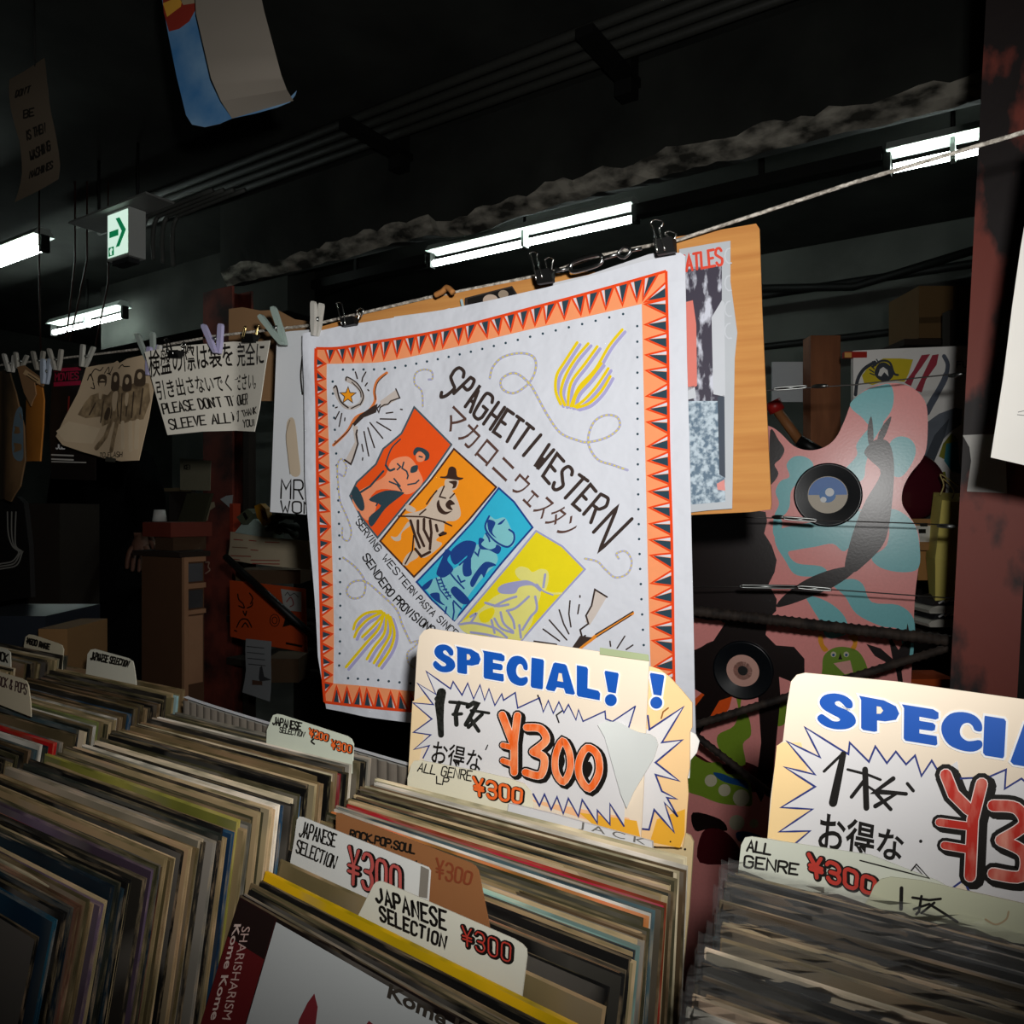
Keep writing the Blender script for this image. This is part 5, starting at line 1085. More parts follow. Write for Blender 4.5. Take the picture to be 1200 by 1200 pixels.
# the sign at right, cut by the photo
pr1 = Plane(W(0, .548, -.1), EV, .06)
def s6(a):
    a.poly(e4([(258, 300), (330, 300), (420, 720), (198, 672), (235, 312)]), M('#f0cf96', .5, .04), 1, False)
    bst = [(300, 700), (365, 645), (245, 648), (375, 560), (252, 553), (385, 472), (265, 395), (385, 425), (275, 295), (405, 358), (345, 240), (480, 325), (515, 345), (520, 300), (595, 375), (620, 315), (665, 380), (700, 335), (740, 385), (775, 350), (800, 430), (840, 370), (870, 420), (940, 372), (950, 440), (1060, 435), (1130, 405), (1125, 480), (1190, 440), (1260, 500), (1330, 470), (1400, 540), (1500, 500), (1560, 580), (1700, 540), (1640, 680), (1720, 760), (1630, 820), (1700, 960), (1590, 940), (1560, 1040), (990, 890), (960, 850), (915, 875), (700, 860)]
    a.poly(e4(bst), BURST, 2); a.line(e4(bst[:23]), 2.3, PENB, 3); a.line(e4(bst[24:40]), 2.3, PENB, 3); a.line(e4([(910, 875), (965, 835), (990, 890)]), 2.4, PENB, 3)
    special(a, [('S', 958, 1003, 809, 858), ('P', 1007, 1054, 815, 862), ('E', 1057, 1100, 825, 874), ('C', 1103, 1152, 830, 883), ('I', 1152, 1179, 838, 889), ('A', 1184, 1246, 842, 905), ('L', 1250, 1300, 852, 915), ('!', 1308, 1338, 860, 922)], .16, 5., PEA)
    a.line(e4([(495, 345), (455, 535)]), [7, 9, 10], INK, 3); a.line(e4([(420, 412), (490, 345)]), 3.4, INK, 3)
    a.line(e4([(512, 405), (590, 425), (640, 445)]), 3.2, INK, 3); a.line(e4([(580, 405), (585, 555)]), 7, INK, 3); a.line(e4([(575, 450), (527, 512)]), 4.5, INK, 3); a.line(e4([(590, 470), (620, 490)]), 3, INK, 3)
    a.line(e4([(690, 440), (615, 495), (700, 500), (620, 548)]), 5.5, INK, 3); a.line(e4([(640, 490), (740, 500)]), 4.5, INK, 3); a.line(e4([(625, 500), (680, 560)]), 4.5, INK, 3); a.line(e4([(745, 460), (768, 488)]), 4, INK, 3)
    a.font('お得な', e4([(395, 705), (725, 757)]), e4([(405, 585), (735, 665)]), INK, 3, .02); a.disc(*e4([(797, 685)])[0], 2, INK, 3)
    RDM = two_tone('red_marker', '#b92a1e', '#e39a86', 90, .45, .75, .5, (1, 1, .3))
    for mt, wd, dx, dy, l in ((INK, 27, 4, 3, 3), (INK, 26, 0, 0, 3.8), (M('#eeded8', .5, .05), 15, 0, 0, 4.6), (RDM, 13, 0, 0, 5.4)):
        def Z(p): return [(x+dx, y+dy) for x, y in e4(p)]
        a.line(Z([(895, 425), (925, 500), (985, 560)]), wd, mt, l); a.line(Z([(1035, 460), (1000, 600), (990, 820)]), wd, mt, l)
        a.line(Z([(870, 610), (980, 625)]), wd*.7, mt, l); a.line(Z([(890, 700), (980, 715)]), wd*.7, mt, l)
        a.line(catmull(Z([(1080, 545), (1170, 555), (1200, 620), (1110, 680)]), 5), wd, mt, l); a.line(catmull(Z([(1110, 680), (1200, 730), (1190, 820), (1080, 810)]), 5), wd, mt, l)
        a.line(catmull(Z([(1310, 610), (1275, 700), (1290, 840), (1330, 870), (1370, 780), (1355, 650)]), 4, True), wd*.85, mt, l, closed=True); a.line(catmull(Z([(1510, 650), (1465, 750), (1485, 890), (1530, 920), (1575, 830), (1555, 700)]), 4, True), wd*.9, mt, l, closed=True)
card(pr1, 0, e4([(198, 672), (210, 520), (235, 325), (242, 308), (258, 296), (275, 150), (290, 62), (312, 36), (345, 28), (700, 62), (1200, 132), (1900, 260), (1900, 1100), (1000, 980), (600, 900), (190, 800)]), PEA, 'price_sign', 'second SPECIAL sign cut by the right photo edge, with a red hand-drawn price', s6, .0012, 'sign')

# ------------------------------------------------------------ the painted board at the right
BO = P(1000, 600, 1.5); BD = Vector((.912, -.41, 0))
board = empty('painted_board', BO-ZV*1.3, 'tall cut-out pink board painted with blue blobs and dark figures, right of the bandana', 'artwork')
bpl = Plane(BO, BD)
q2 = lambda p: crop(780, 380, 2.857, p)
def gm(h, r=.27): return M(h, r, .08, 220, .02, .32)
PINK, SKY, DKB, LIME, ORG, WINE2, CREAMP, BLU2 = gm('#f39c97'), gm('#7cc4c9'), gm('#1a100f'), gm('#7c9a2c'), gm('#ee5a1c'), gm('#4c1219'), gm('#c9c3a6'), gm('#1e4f8a')
ba = Art(bpl, 26)
sil = catmull(q2([(290, 330), (350, 342), (385, 365), (430, 408), (480, 422), (530, 412), (570, 380), (600, 320), (622, 265), (665, 222), (720, 201), (780, 198), (830, 215), (865, 252), (877, 300), (875, 400), (860, 450), (820, 500), (795, 550), (792, 600), (815, 640), (840, 680), (850, 720), (848, 800), (836, 900), (828, 1050), (822, 1200)]), 4)
ba.sheet(sil+[(1066, 1000), (1064, 1370), (790, 1400), (790, 500)], PINK, .018, M('#6b4a3a', .7), step=26)
def B(pts, m, lv=1, sm=True): ba.poly(q2(pts) if pts[0][0] < 2000 else pts, m, lv, sm)
B([(620, 262), (665, 224), (720, 204), (752, 202), (764, 240), (755, 290), (720, 335), (690, 345), (655, 310), (625, 285)], SKY)
B([(690, 340), (730, 330), (690, 400), (670, 470), (660, 520), (600, 540), (590, 500), (640, 440), (640, 400)], SKY, 1.4)
B([(750, 400), (780, 376), (820, 385), (838, 420), (825, 465), (790, 510), (755, 500), (748, 450)], SKY)
B([(405, 470), (430, 443), (470, 445), (495, 470), (480, 510), (445, 530), (420, 560), (415, 610), (395, 640), (365, 640), (380, 600), (368, 560), (385, 525), (415, 510)], SKY)
B([(640, 620), (700, 625), (770, 620), (830, 665), (849, 730), (847, 815), (790, 830), (720, 815), (690, 780), (740, 740), (740, 660)], SKY)
B([(368, 700), (400, 680), (500, 660), (560, 640), (650, 625), (640, 700), (600, 760), (560, 735), (500, 745), (440, 755), (410, 765), (440, 800), (520, 810), (540, 835), (480, 845), (430, 835), (400, 790), (370, 740)], SKY, 1.4)
B([(365, 640), (390, 660), (380, 720), (360, 700)], SKY)
B([(470, 910), (510, 915), (560, 940), (600, 980), (610, 1030), (570, 1050), (535, 1045), (520, 1000), (490, 950)], SKY)
B([(560, 870), (620, 852), (660, 870), (690, 930), (780, 940), (830, 985), (828, 1060), (780, 1020), (720, 1010), (640, 970), (600, 910)], SKY)
B([(790, 1030), (828, 1040), (826, 1120), (800, 1110)], SKY)
# dark figures
B([(370, 945), (400, 905), (470, 855), (560, 820), (640, 810), (620, 840), (560, 880), (480, 915), (410, 940)], DKB, 2)
B([(600, 815), (615, 740), (640, 660), (670, 590), (720, 500), (690, 460), (665, 430), (690, 395), (720, 385), (750, 400), (765, 470), (760, 580), (745, 690), (720, 750), (660, 810), (630, 830)], DKB, 2.4)
B([(680, 400), (676, 350), (688, 308), (695, 350), (695, 395)], DKB, 2.2); B([(708, 395), (720, 350), (755, 308), (745, 350), (725, 390)], DKB, 2.2)
B([(350, 355), (380, 390), (398, 420), (385, 450), (365, 470), (378, 500), (360, 530), (350, 520)], DKB, 2)
B([(335, 628), (340, 660), (330, 700), (355, 740), (372, 790), (365, 830), (345, 870), (372, 920), (370, 960), (340, 990), (335, 1040), (370, 1075), (430, 1080), (465, 1120), (465, 1170), (430, 1200), (380, 1180), (385, 1250), (370, 1400), (360, 1500), (320, 1600), (300, 1560), (320, 1400), (310, 1250), (240, 1240), (180, 1260), (110, 1380), (60, 1420), (60, 1330), (130, 1240), (60, 1200), (80, 1090), (160, 1060), (200, 1000), (60, 975), (40, 640), (200, 610)], DKB, 2, False)
B([(672, 1070), (720, 1085), (760, 1120), (745, 1040), (735, 1020), (780, 1090), (800, 1060), (810, 1000), (822, 1060), (815, 1120), (790, 1160), (795, 1200), (780, 1210), (770, 1150), (700, 1110)], DKB, 2, False)
B([(90, 985), (140, 990), (190, 995), (165, 1040), (120, 1080), (60, 1090), (60, 980)], PINK, 2.4)
# the lower left of the board (in photo pixels: big numbers)
r8 = lambda p: crop(780, 680, 3.75, p)
def C(pts, m, lv=1.2, sm=True): ba.poly(r8(pts), m, lv, sm)
C([(120, 450), (175, 440), (240, 470), (300, 480), (280, 560), (240, 620), (180, 625), (125, 660), (110, 560)], ORG, 1.2, False)
C([(60, 460), (170, 450), (180, 470), (130, 520), (60, 560)], PINK, 1.6)
C([(305, 490), (335, 500), (330, 560), (365, 600), (375, 680), (340, 720), (350, 810), (280, 800), (235, 740), (230, 680), (300, 640), (320, 570)], LIME, 1.4)
C([(490, 520), (540, 520), (530, 620), (490, 640), (475, 590)], LIME, 1.4)
C([(100, 760), (180, 800), (240, 800), (270, 850), (360, 860), (380, 980), (340, 990), (240, 980), (160, 950), (90, 920), (85, 830)], LIME, 1.4)
C([(85, 750), (150, 770), (200, 800), (280, 810), (360, 800), (480, 870), (480, 910), (380, 930), (340, 890), (250, 850), (140, 840), (90, 800)], WINE2, 1.3)
C([(210, 845), (250, 850), (300, 870), (350, 880), (365, 920), (330, 905), (270, 890), (230, 870)], BLU2, 1.8)
for x, y, r in ((199, 880, 27), (259, 922, 27), (333, 956, 37), (313, 1065, 34), (388, 1069, 20)): ba.disc(780+x/3.75, 680+y/3.75, r/3.75, CREAMP, 2.2)
C([(120, 1020), (240, 1050), (270, 1100), (200, 1090), (130, 1100)], DKB, 1.9); C([(160, 1110), (230, 1090), (300, 1140), (330, 1230), (150, 1240)], WINE2, 1.9); C([(310, 1110), (360, 1105), (420, 1130), (330, 1150)], BLU2, 1.8)
# horned green creature
B([(525, 1150), (530, 1110), (560, 1085), (600, 1080), (645, 1095), (672, 1140), (675, 1185), (600, 1185), (530, 1180)], gm('#72922d'), 2.6)
B([(512, 1040), (525, 1040), (530, 1070), (545, 1090), (528, 1095), (512, 1065)], gm('#e79a22'), 2.6); B([(610, 1045), (640, 1040), (642, 1070), (632, 1092), (618, 1088), (628, 1065)], gm('#e79a22'), 2.6)
for x in (562, 605): ba.disc(*q2([(x, 1105)])[0], 3.2, CREAMP, 3); ba.disc(*q2([(x, 1107)])[0], 1.6, BLU2, 4)
B([(585, 1100), (592, 1122), (578, 1122)], DKB, 3, False); B([(562, 1135), (618, 1125), (628, 1165), (600, 1172)], gm('#e2a49a'), 3, False)
ba.build('panel', board)
# two records fixed on the board
def vinyl(u, v, r, label, rings, lab2):
    c = bpl.px(u, v, .004); o = empty('vinyl_record', c, label, 'vinyl record', None)
    VIN = M('#0e1216', .25, .15, 60, 0, .35)
    R = r*(c-CAM).y/FPX*1.04
    prof = [(R*.1, .0035), (R*.5, .0035)]
    k = 0
    for i in range(14): prof += [(R*(.5+.034*i), .0035), (R*(.5+.034*i+.024), .0030)]
    MB().lathe(c, bpl.n, prof+[(R, .002), (R, -.003)], VIN, 48).build('disc', o)
    b = MB(); hh = .0042
    for r0, r1, m in rings: b.lathe(c, bpl.n, [(R*r0, hh), (R*r1, hh)], m, 40)
    b.build('paper_label', o)
    return o, R, c
o, R, c = vinyl(970, 580, 36, 'black record with a blue and cream label fixed on the painted board', [(.12, .58, M('#c9bfae', .5, .06))], 0)
half = MB(); half.add([c+bpl.n*.0046]+[c+bpl.n*.0046+(bpl.u*cos(t*pi/16)+bpl.v*sin(t*pi/16))*R*.56 for t in range(17)], [(0, i+1, i+2) for i in range(16)], M('#5b83c4', .45, .06)); half.build('label_print', o)
d = MB(); d.lathe(c, bpl.n, [(0.0001, .0052), (R*.24, .0052)], M('#2f74b8', .4), 24); d.lathe(c+bpl.u*R*.06+bpl.v*R*.08, bpl.n, [(0.0001, .0056), (R*.13, .0056)], M('#dfe2e4', .4), 20); d.lathe(c-bpl.u*R*.12-bpl.v*R*.15, bpl.n, [(0.0001, .0056), (R*.09, .0056)], M('#dfe2e4', .4), 16); d.build('label_centre', o)
vinyl(871, 785, 33, 'black record with a pink label fixed low on the painted board beside the SPECIAL sign', [(.16, .54, M('#d3a394', .5, .08)), (.17, .31, M('#b98072', .5, .1)), (0.001, .17, M('#0d0b0b', .5))], 0)

# rebar rods and tensioned wires of the rack in front of the board
REB = two_tone('rusty_rebar', '#1b1613', '#3d332c', 40, .35, .65, .75)
def rebar(a, b, r, label):
    a = Vector(a); b = Vector(b); L = (b-a).length; n = int(L/.004); pts = []; rr = []
    for i in range(n+1): pts.append(a.lerp(b, i/n)); rr.append(r*(1.0 if i % 3 else 1.22))
    MB().tube(pts, rr, REB, 8).build('rebar_rod', None, label, 'rod', 'rebar rods of the rack')
rebar(P(790, 713, 1.42), P(1124, 752, 1.27), .009, 'thick level rebar rod across the painted board')
rebar(P(790, 857, 1.42), P(1122, 756, 1.28), .0065, 'rebar rod rising to the right across the lower painted board')
rebar(P(790, 842, 1.44), P(1000, 1006, 1.33), .0065, 'rebar rod sloping down to the right across the lower painted board')
WIRE = M('#3a3735', .4, .1, 60, 0, .5, .6)
def wire(pts, tbk, label):
    b = MB(); pp = [P(u, v, d) for u, v, d in pts]; b.tube(pp, .0012, WIRE, 6)
    for u0, v0, u1, v1, d in tbk:
        A, Z_ = P(u0, v0, d), P(u1, v1, d-.02); ax = (Z_-A).normalized()
        for s in (1, -1): b.tube(catmull([tuple(A), tuple(A+ax*.006+ZV*.0022*s), tuple(Z_-ax*.006+ZV*.0022*s), tuple(Z_)], 4), .0016, STEEL, 6)
        b.tube([A, Z_], .0016, STEEL, 6)
    b.build('tension_wire', None, label, 'wire', 'tension wires of the rack')
wire([(850, 462, 1.42), (905, 457, 1.40), (1000, 451, 1.35), (1120, 438, 1.29), (1150, 436, 1.28)], [(907, 456, 945, 453, 1.39), (952, 453, 970, 452, 1.37), (1112, 441, 1128, 438, 1.29)], 'thin tension wire above the painted board, in front of the eye painting')
wire([(790, 605, 1.42), (905, 607, 1.385), (965, 610, 1.36), (1062, 613, 1.32), (1130, 616, 1.29)], [(905, 606, 918, 606, 1.38), (918, 607, 957, 610, 1.38), (1098, 616, 1120, 617, 1.3)], 'thin tension wire just below the blue-labelled record')
wire([(800, 688, 1.42), (890, 687, 1.40), (975, 691, 1.36), (1073, 698, 1.32), (1130, 702, 1.29)], [(868, 687, 935, 688, 1.40), (935, 688, 974, 691, 1.37)], 'thin tension wire above the thick rebar rod')
# white paper wrapped on the post and white sheet at the right edge
pw = Plane(W(0, PN-.004, 0), EV)
a = Art(pw, 20); a.sheet([(1128, 510), (1150, 509), (1178, 509), (1180, 578), (1133, 576), (1138, 540), (1136, 524)], M('#b9b7b2', .7, .1, 20), .001); a.build('torn_white_label', None, 'torn white paper stuck on the rust-red post at the right', 'paper')
a = Art(Plane(P(1180, 400, .72), EV), 20)
a.sheet([(1222, 140), (1203, 250), (1196, 290), (1186, 360), (1176, 440), (1161, 536), (1200, 545), (1290, 560), (1318, 125)], M('#e4e1da', .7, .03), .0008); a.line([(1193, 483), (1202, 481)], .9, M('#777777'), 1); a.line([(1192, 486), (1202, 487)], .9, M('#777777'), 1)
pin((1262, 92), (1272, 90), (1267, 146), .70, '#b9b6ae', 'clear peg on the blank white sheet, just outside the right photo edge', 7)
a.build('white_sheet', None, 'blank white sheet hanging at the right photo edge in front of the post', 'paper')

# ------------------------------------------------------------ shelf behind the board at the right
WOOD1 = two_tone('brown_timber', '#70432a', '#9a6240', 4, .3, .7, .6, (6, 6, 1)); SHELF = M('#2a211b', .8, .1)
def pxbox(b, u0, u1, v0, v1, d, depth, mat):   # a box whose front face fills the given window at distance d
    a = P(u0, v1, d); w = (u1-u0)/FPX*d; h = (v1-v0)/FPX*d
    b.box(a, Vector((w, 0, 0)), Vector((0, depth, 0)), ZV*h, mat); return b
pb_ = MB(); pxbox(pb_, 950, 985, 393, 560, 2.3, .06, WOOD1); pp = P(950, 560, 2.3); pb_.box(Vector((pp.x, pp.y, 0)), Vector((.09, 0, 0)), Vector((0, .06, 0)), ZV*pp.z, WOOD1)
pb_.build('timber_post', None, 'brown timber post behind the painted board', 'post')
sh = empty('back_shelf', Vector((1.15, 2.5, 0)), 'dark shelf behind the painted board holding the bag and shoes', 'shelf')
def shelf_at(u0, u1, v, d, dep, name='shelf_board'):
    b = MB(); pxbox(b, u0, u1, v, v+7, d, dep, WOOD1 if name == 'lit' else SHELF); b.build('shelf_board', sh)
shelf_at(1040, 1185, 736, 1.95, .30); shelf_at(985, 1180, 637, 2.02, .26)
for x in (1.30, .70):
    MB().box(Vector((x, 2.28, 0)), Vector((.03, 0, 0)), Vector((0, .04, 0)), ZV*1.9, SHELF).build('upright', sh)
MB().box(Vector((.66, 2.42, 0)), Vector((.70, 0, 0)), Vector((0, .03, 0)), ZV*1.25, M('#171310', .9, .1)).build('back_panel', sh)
wb = MB(); pxbox(wb, 905, 949, 424, 471, 2.4, .01, M('#b9bfc2', .6, .04)); wb.build('blank_board', None, 'plain white panel left of the timber post', 'panel')
cb = MB(); pxbox(cb, 1077, 1141, 335, 396, 2.5, .2, M('#6d5433', .8, .1, 15)); cb.add([P(1117, 335, 2.498), P(1124, 335, 2.498), P(1124, 396, 2.498), P(1117, 396, 2.498)], [(3, 2, 1, 0)], M('#4f3c24', .6)); cb.add([P(1077, 372, 2.498), P(1141, 370, 2.498), P(1141, 377, 2.498), P(1077, 379, 2.498)], [(3, 2, 1, 0)], M('#4f3c24', .6))
cb.build('cardboard_box', None, 'brown taped cardboard box high up beside the rust-red post', 'box')
rs_ = MB(); pxbox(rs_, 1060, 1175, 397, 404, 2.45, .35, SHELF); rs_.build('high_shelf', None, 'dark shelf under the taped cardboard box by the post', 'shelf')
# white tilted panels/canvas with the painted eye
can = Art(Plane(P(1060, 480, 1.95), Vector((1, -.12, 0))), 24)
CW = M('#eeece7', .6, .04, 12)
can.sheet([(1000, 411), (1060, 408), (1137, 405), (1140, 560), (1136, 600), (1000, 612)], CW, .02)
n4 = lambda p: crop(900, 380, 4, p)
can.poly(n4([(440, 240), (470, 200), (540, 160), (620, 160), (680, 165), (660, 230), (640, 270), (560, 260), (490, 285), (450, 275)]), M('#d9c32a', .5, .08), 1)
GREYD = M('#3b4048', .6, .12)
can.poly(n4([(500, 220), (520, 185), (550, 180), (580, 205), (588, 240), (560, 268), (530, 265), (505, 245)]), GREYD, 2, True); can.poly(n4([(515, 240), (525, 210), (540, 200), (560, 215), (565, 245), (545, 225), (530, 245)]), CW, 3)
can.line(n4([(490, 200), (530, 172), (570, 180), (590, 230), (608, 238)]), 2.6, GREYD, 3, True)
for q in ([(505, 195), (490, 175)], [(498, 210), (480, 192)], [(495, 225), (475, 212)], [(520, 182), (508, 165)], [(498, 238), (478, 230)]): can.line(n4(q), 1.4, GREYD, 3)
can.line(n4([(500, 178), (450, 210), (420, 260), (410, 330)]), 4, GREYD, 2, True)
CRIM = M('#a83a4a', .5, .08)
can.poly(n4([(720, 145), (760, 140), (720, 200), (690, 240), (670, 290), (640, 275), (680, 220)]), CRIM, 2); can.poly(n4([(770, 145), (800, 140), (790, 190), (740, 260), (720, 320), (690, 310), (720, 250)]), CRIM, 2)
can.line(n4([(825, 150), (842, 190), (830, 250), (800, 310), (760, 380), (740, 420)]), [5, 7, 8, 6], M('#5d6472', .6, .15), 2, True)
can.poly(n4([(745, 460), (800, 420), (880, 390), (910, 400), (905, 470), (860, 500), (800, 560), (770, 650), (760, 760), (800, 800), (700, 840), (680, 700), (720, 560)]), M('#6f7680', .7, .25, 30), 2); can.poly(n4([(720, 660), (780, 520), (850, 440), (830, 520), (780, 640), (750, 760)]), M('#474d56', .7, .2), 2.5)
can.poly(n4([(820, 560), (860, 510), (890, 540), (880, 600), (840, 640), (800, 620)]), M('#8a8a2c', .6, .15), 3); can.poly(n4([(835, 560), (890, 550), (895, 650), (910, 700), (860, 690), (825, 640)]), M('#3d8f9c', .6, .12), 3.3); can.poly(n4([(780, 700), (830, 690), (840, 740), (790, 780), (755, 760)]), M('#8a8a2c', .6, .15), 3)
can.text('FU', n4([(885, 203), (935, 200)]), n4([(885, 175), (935, 172)]), 1., INK, 3)
can.build('eye_painting', None, 'white canvas with a painted eye on a yellow patch, behind the board', 'painting')
rp_ = MB(); pxbox(rp_, 990, 1016, 412, 419, 1.96, .015, M('#a8281c', .6)); pxbox(rp_, 990, 998, 413, 419, 1.958, .002, M('#d9a25a', .6)); rp_.build('red_packet', None, 'small red packet at the top left corner of the eye painting', 'packet')
# dark red rounded case, handle tool, small box with binder clips, yellow bag, shoes
cs = MB(); cs.lathe(P(1075, 570, 1.85), (0, 1, 0), [(.0001, 0), (.05, 0), (.075, .01), (.085, .03), (.085, .1)], M('#4c1420', .25, .1, 30, 0, .5), 32); cs.build('red_case', None, 'glossy dark red round case between the board and the yellow bag', 'case')
ht = MB(); ht.tube([P(910, 480, 1.9), P(938, 518, 1.88)], .012, M('#8a5a34', .6, .1)); ht.tube([P(905, 470, 1.9), P(911, 482, 1.9)], .02, M('#9c1f1c', .4)); ht.tube([P(936, 516, 1.88), P(960, 530, 1.86)], .014, BLACKP)
ht.build('wooden_handle_tool', None, 'tool with a wooden handle and red head left of the timber post', 'tool')
sb = MB(); pxbox(sb, 1058, 1098, 608, 645, 1.80, .14, M('#9c7448', .8, .08)); pxbox(sb, 1072, 1095, 616, 635, 1.798, .002, M('#d6d6d2', .6)); pxbox(sb, 1079, 1087, 613, 617, 1.796, .01, BLACKP); pxbox(sb, 1077, 1085, 620, 625, 1.796, .01, BLACKP)
sb.build('kraft_box', None, 'small kraft box with a white label left of the yellow bag', 'box')
sb = MB(); pxbox(sb, 1076, 1090, 646, 680, 1.84, .1, M('#b08049', .8, .08)); sb.build('kraft_box', None, 'narrow kraft box standing under the labelled one', 'box')
yb = empty('yellow_bag', P(1112, 705, 1.72), 'pale yellow paper bag with string handles on the shelf by the post', 'bag')
b = MB(); D = 1.72
c = [P(1096, 704, D), P(1126, 702, D), P(1130, 690, D+.09), P(1089, 697, D+.10)]; t = [P(1104, 586, D), P(1124, 588, D), P(1128, 578, D+.07), P(1094, 577, D+.07)]
m_ = [P(1096, 655, D-.01), P(1126, 655, D-.01), P(1131, 650, D+.1), P(1085, 652, D+.1)]
YB = M('#e8d774', .7, .06, 10); b.hexa(c+m_, YB); b.hexa(m_+t, YB); b.build('bag_body', yb)
for k, pts in enumerate(([(1102, 580), (1106, 568), (1102, 556), (1114, 563), (1124, 570)], [(1115, 586), (1118, 575), (1111, 566), (1105, 561)])): MB().tube(catmull([tuple(P(u, v, D+.02)) for u, v in pts], 4), .0016, M('#b5a56a', .7), 6).build('string_handle', yb)
def shoe(v, lab, c1):
    o = empty('sneaker', P(1108, v, 1.74), lab, 'shoe', 'shoes under the yellow bag'); b = MB(); d = 1.72
    prof = [(1088, 0), (1092, -3), (1100, -5), (1128, -5), (1128, 4), (1090, 4)]
    f = [P(u, v+dy, d) for u, dy in prof]; k = [p+Vector((0, .09, 0)) for p in f]; n = len(f)
    b.add(f+k, [tuple(range(n)), tuple(reversed(range(n, 2*n)))]+[(i, n+i, n+(i+1) % n, (i+1) % n) for i in range(n)], M('#c9c5ba', .6, .05)); b.build('sole', o)
    b = MB(); prof = [(1092, -5), (1098, -12), (1108, -15), (1126, -16), (1128, -6)]; f = [P(u, v+dy, d+.005) for u, dy in prof]; k = [p+Vector((0, .08, 0)) for p in f]; n = len(f)
    b.add(f+k, [tuple(range(n)), tuple(reversed(range(n, 2*n)))]+[(i, n+i, n+(i+1) % n, (i+1) % n) for i in range(n)], M(c1, .7, .1)); b.build('upper', o)
    b = MB()
    for j in range(3): b.tube([P(1100+j*7, v-8-j, d-.001), P(1106+j*7, v-11-j, d-.001)], .0022, WHITE)
    b.build('laces', o)
shoe(731, 'dark sneaker with a white sole, lower of the pair under the yellow bag', '#1a1a1e'); shoe(715, 'dark sneaker with white laces directly under the yellow bag', '#221a1c')
ob = MB(); pxbox(ob, 1064, 1122, 796, 830, 1.7, .1, M('#c9541f', .7, .08)); ob.build('orange_board', None, 'strip of orange board low down between the pink board and the post', 'board')

# ------------------------------------------------------------ top left: hanging posters
cu = Art(Plane(P(230, 60, 1.55), Vector((1, -.3, 0)), 0., lambda a, b: .03*cos(a*9+.5)), 14)
SKYP = two_tone('faded_sky_print', '#2f6ea6', '#8fb0c9', 7, .3, .75, .45)
b = MB(); pl = Plane(P(230, 60, 1.5), Vector((1, -.25, 0)))
cu = Art(pl, 14)
cu.sheet([(190, -40), (190, 0), (197, 40), (207, 90), (218, 135), (225, 146), (240, 149), (258, 145), (270, 138), (275, 120), (266, 90), (250, 30), (240, -40)], SKYP, .0006, M('#8f867a', .7))
cu.poly([(190, -10), (231, -10), (230, 10), (222, 25), (210, 34), (198, 37), (192, 15)], M('#8c2f24', .5, .1), 1); cu.poly([(191, 4), (215, -6), (212, 8), (196, 20)], M('#d09a3a', .5, .1), 2); cu.poly([(205, -10), (232, -10), (228, 4), (215, 6)], M('#9a8a72', .5, .1), 2)
nu = 12
def curl(i, j):   # the lower right part rolls forward and up, showing its grey back
    t = i/nu; a = lerp((272, 139), (344, 118), j); f = lerp((268, 110), (348, 107), j); g = lerp((238, -40), (306, -40), j)
    bowl = [(a[0], a[1], 0.), (lerp(a, f, .5)[0], lerp(a, f, .45)[1]+2, -.03), (f[0], f[1], -.055), (lerp(f, g, .5)[0]-4*(1-j), lerp(f, g, .5)[1], -.05), (g[0], g[1], -.03)]
    x = t*4; k = min(3, int(x)); r = x-k; p = bowl[k]; q = bowl[k+1]
    return pl.px(p[0]+(q[0]-p[0])*r, p[1]+(q[1]-p[1])*r, -(p[2]+(q[2]-p[2])*r))
n2 = 10; BACKP = M('#8b8378', .75, .08, 8)
grid = [curl(i, j/n2) for i in range(nu+1) for j in range(n2+1)]
fs = [(i*(n2+1)+j, i*(n2+1)+j+1, (i+1)*(n2+1)+j+1, (i+1)*(n2+1)+j) for i in range(nu) for j in range(n2)]
cu.add(grid, fs[3*n2:], BACKP, True); cu.add(grid, fs[:3*n2], BACKP, True)
cu.poly([(258, 145), (272, 139), (300, 133), (325, 126), (340, 120), (346, 112), (348, 106), (335, 119), (300, 124), (280, 122), (270, 112), (262, 118)], SKYP, 1)
cu.build('curled_poster', None, 'curled blue sky poster with its grey back rolled over, hanging at the top', 'poster')
dk = Art(Plane(P(40, 160, 1.9), Vector((1, -.2, 0)), 0., lambda a, b: .015*sin(b*18)), 14)
TAN = M('#5c5143', .8, .1, 8)
dk.sheet([(14, 95), (30, 84), (50, 66), (56, 85), (62, 110), (65, 150), (65, 190), (63, 207), (40, 222), (15, 236), (20, 200), (22, 165), (18, 130)], TAN, .0008)
DT = M('#1b1712', .7)
for t, x0, y0, x1, y1, h in (('DON\'T', 24, 118, 40, 112, 8), ('BE', 32, 141, 44, 138, 8), ('IS THEN', 31, 164, 54, 155, 9), ('WASHING', 31, 186, 56, 174, 10), ('MACHINES', 29, 206, 56, 194, 8)): dk.text(t, [(x0, y0), (x1, y1)], [(x0+1, y0-h), (x1+1, y1-h)], 1.7, DT, 2)
dk.build('dark_paper_sign', None, 'dim tan paper sign with dark lettering hanging at the upper left', 'sign')
MB().tube([P(41, 78, 1.9), P(40, 30, 1.9)+ZV*.15], .002, PIPED, 6).build('hanging_string', None, 'thin string holding the dim tan paper sign', 'string')
MB().tube([P(250, -39, 1.5), P(250, -90, 1.5)+ZV*.4], .002, PIPED, 6).build('hanging_string', None, 'thin string holding the curled blue poster', 'string')

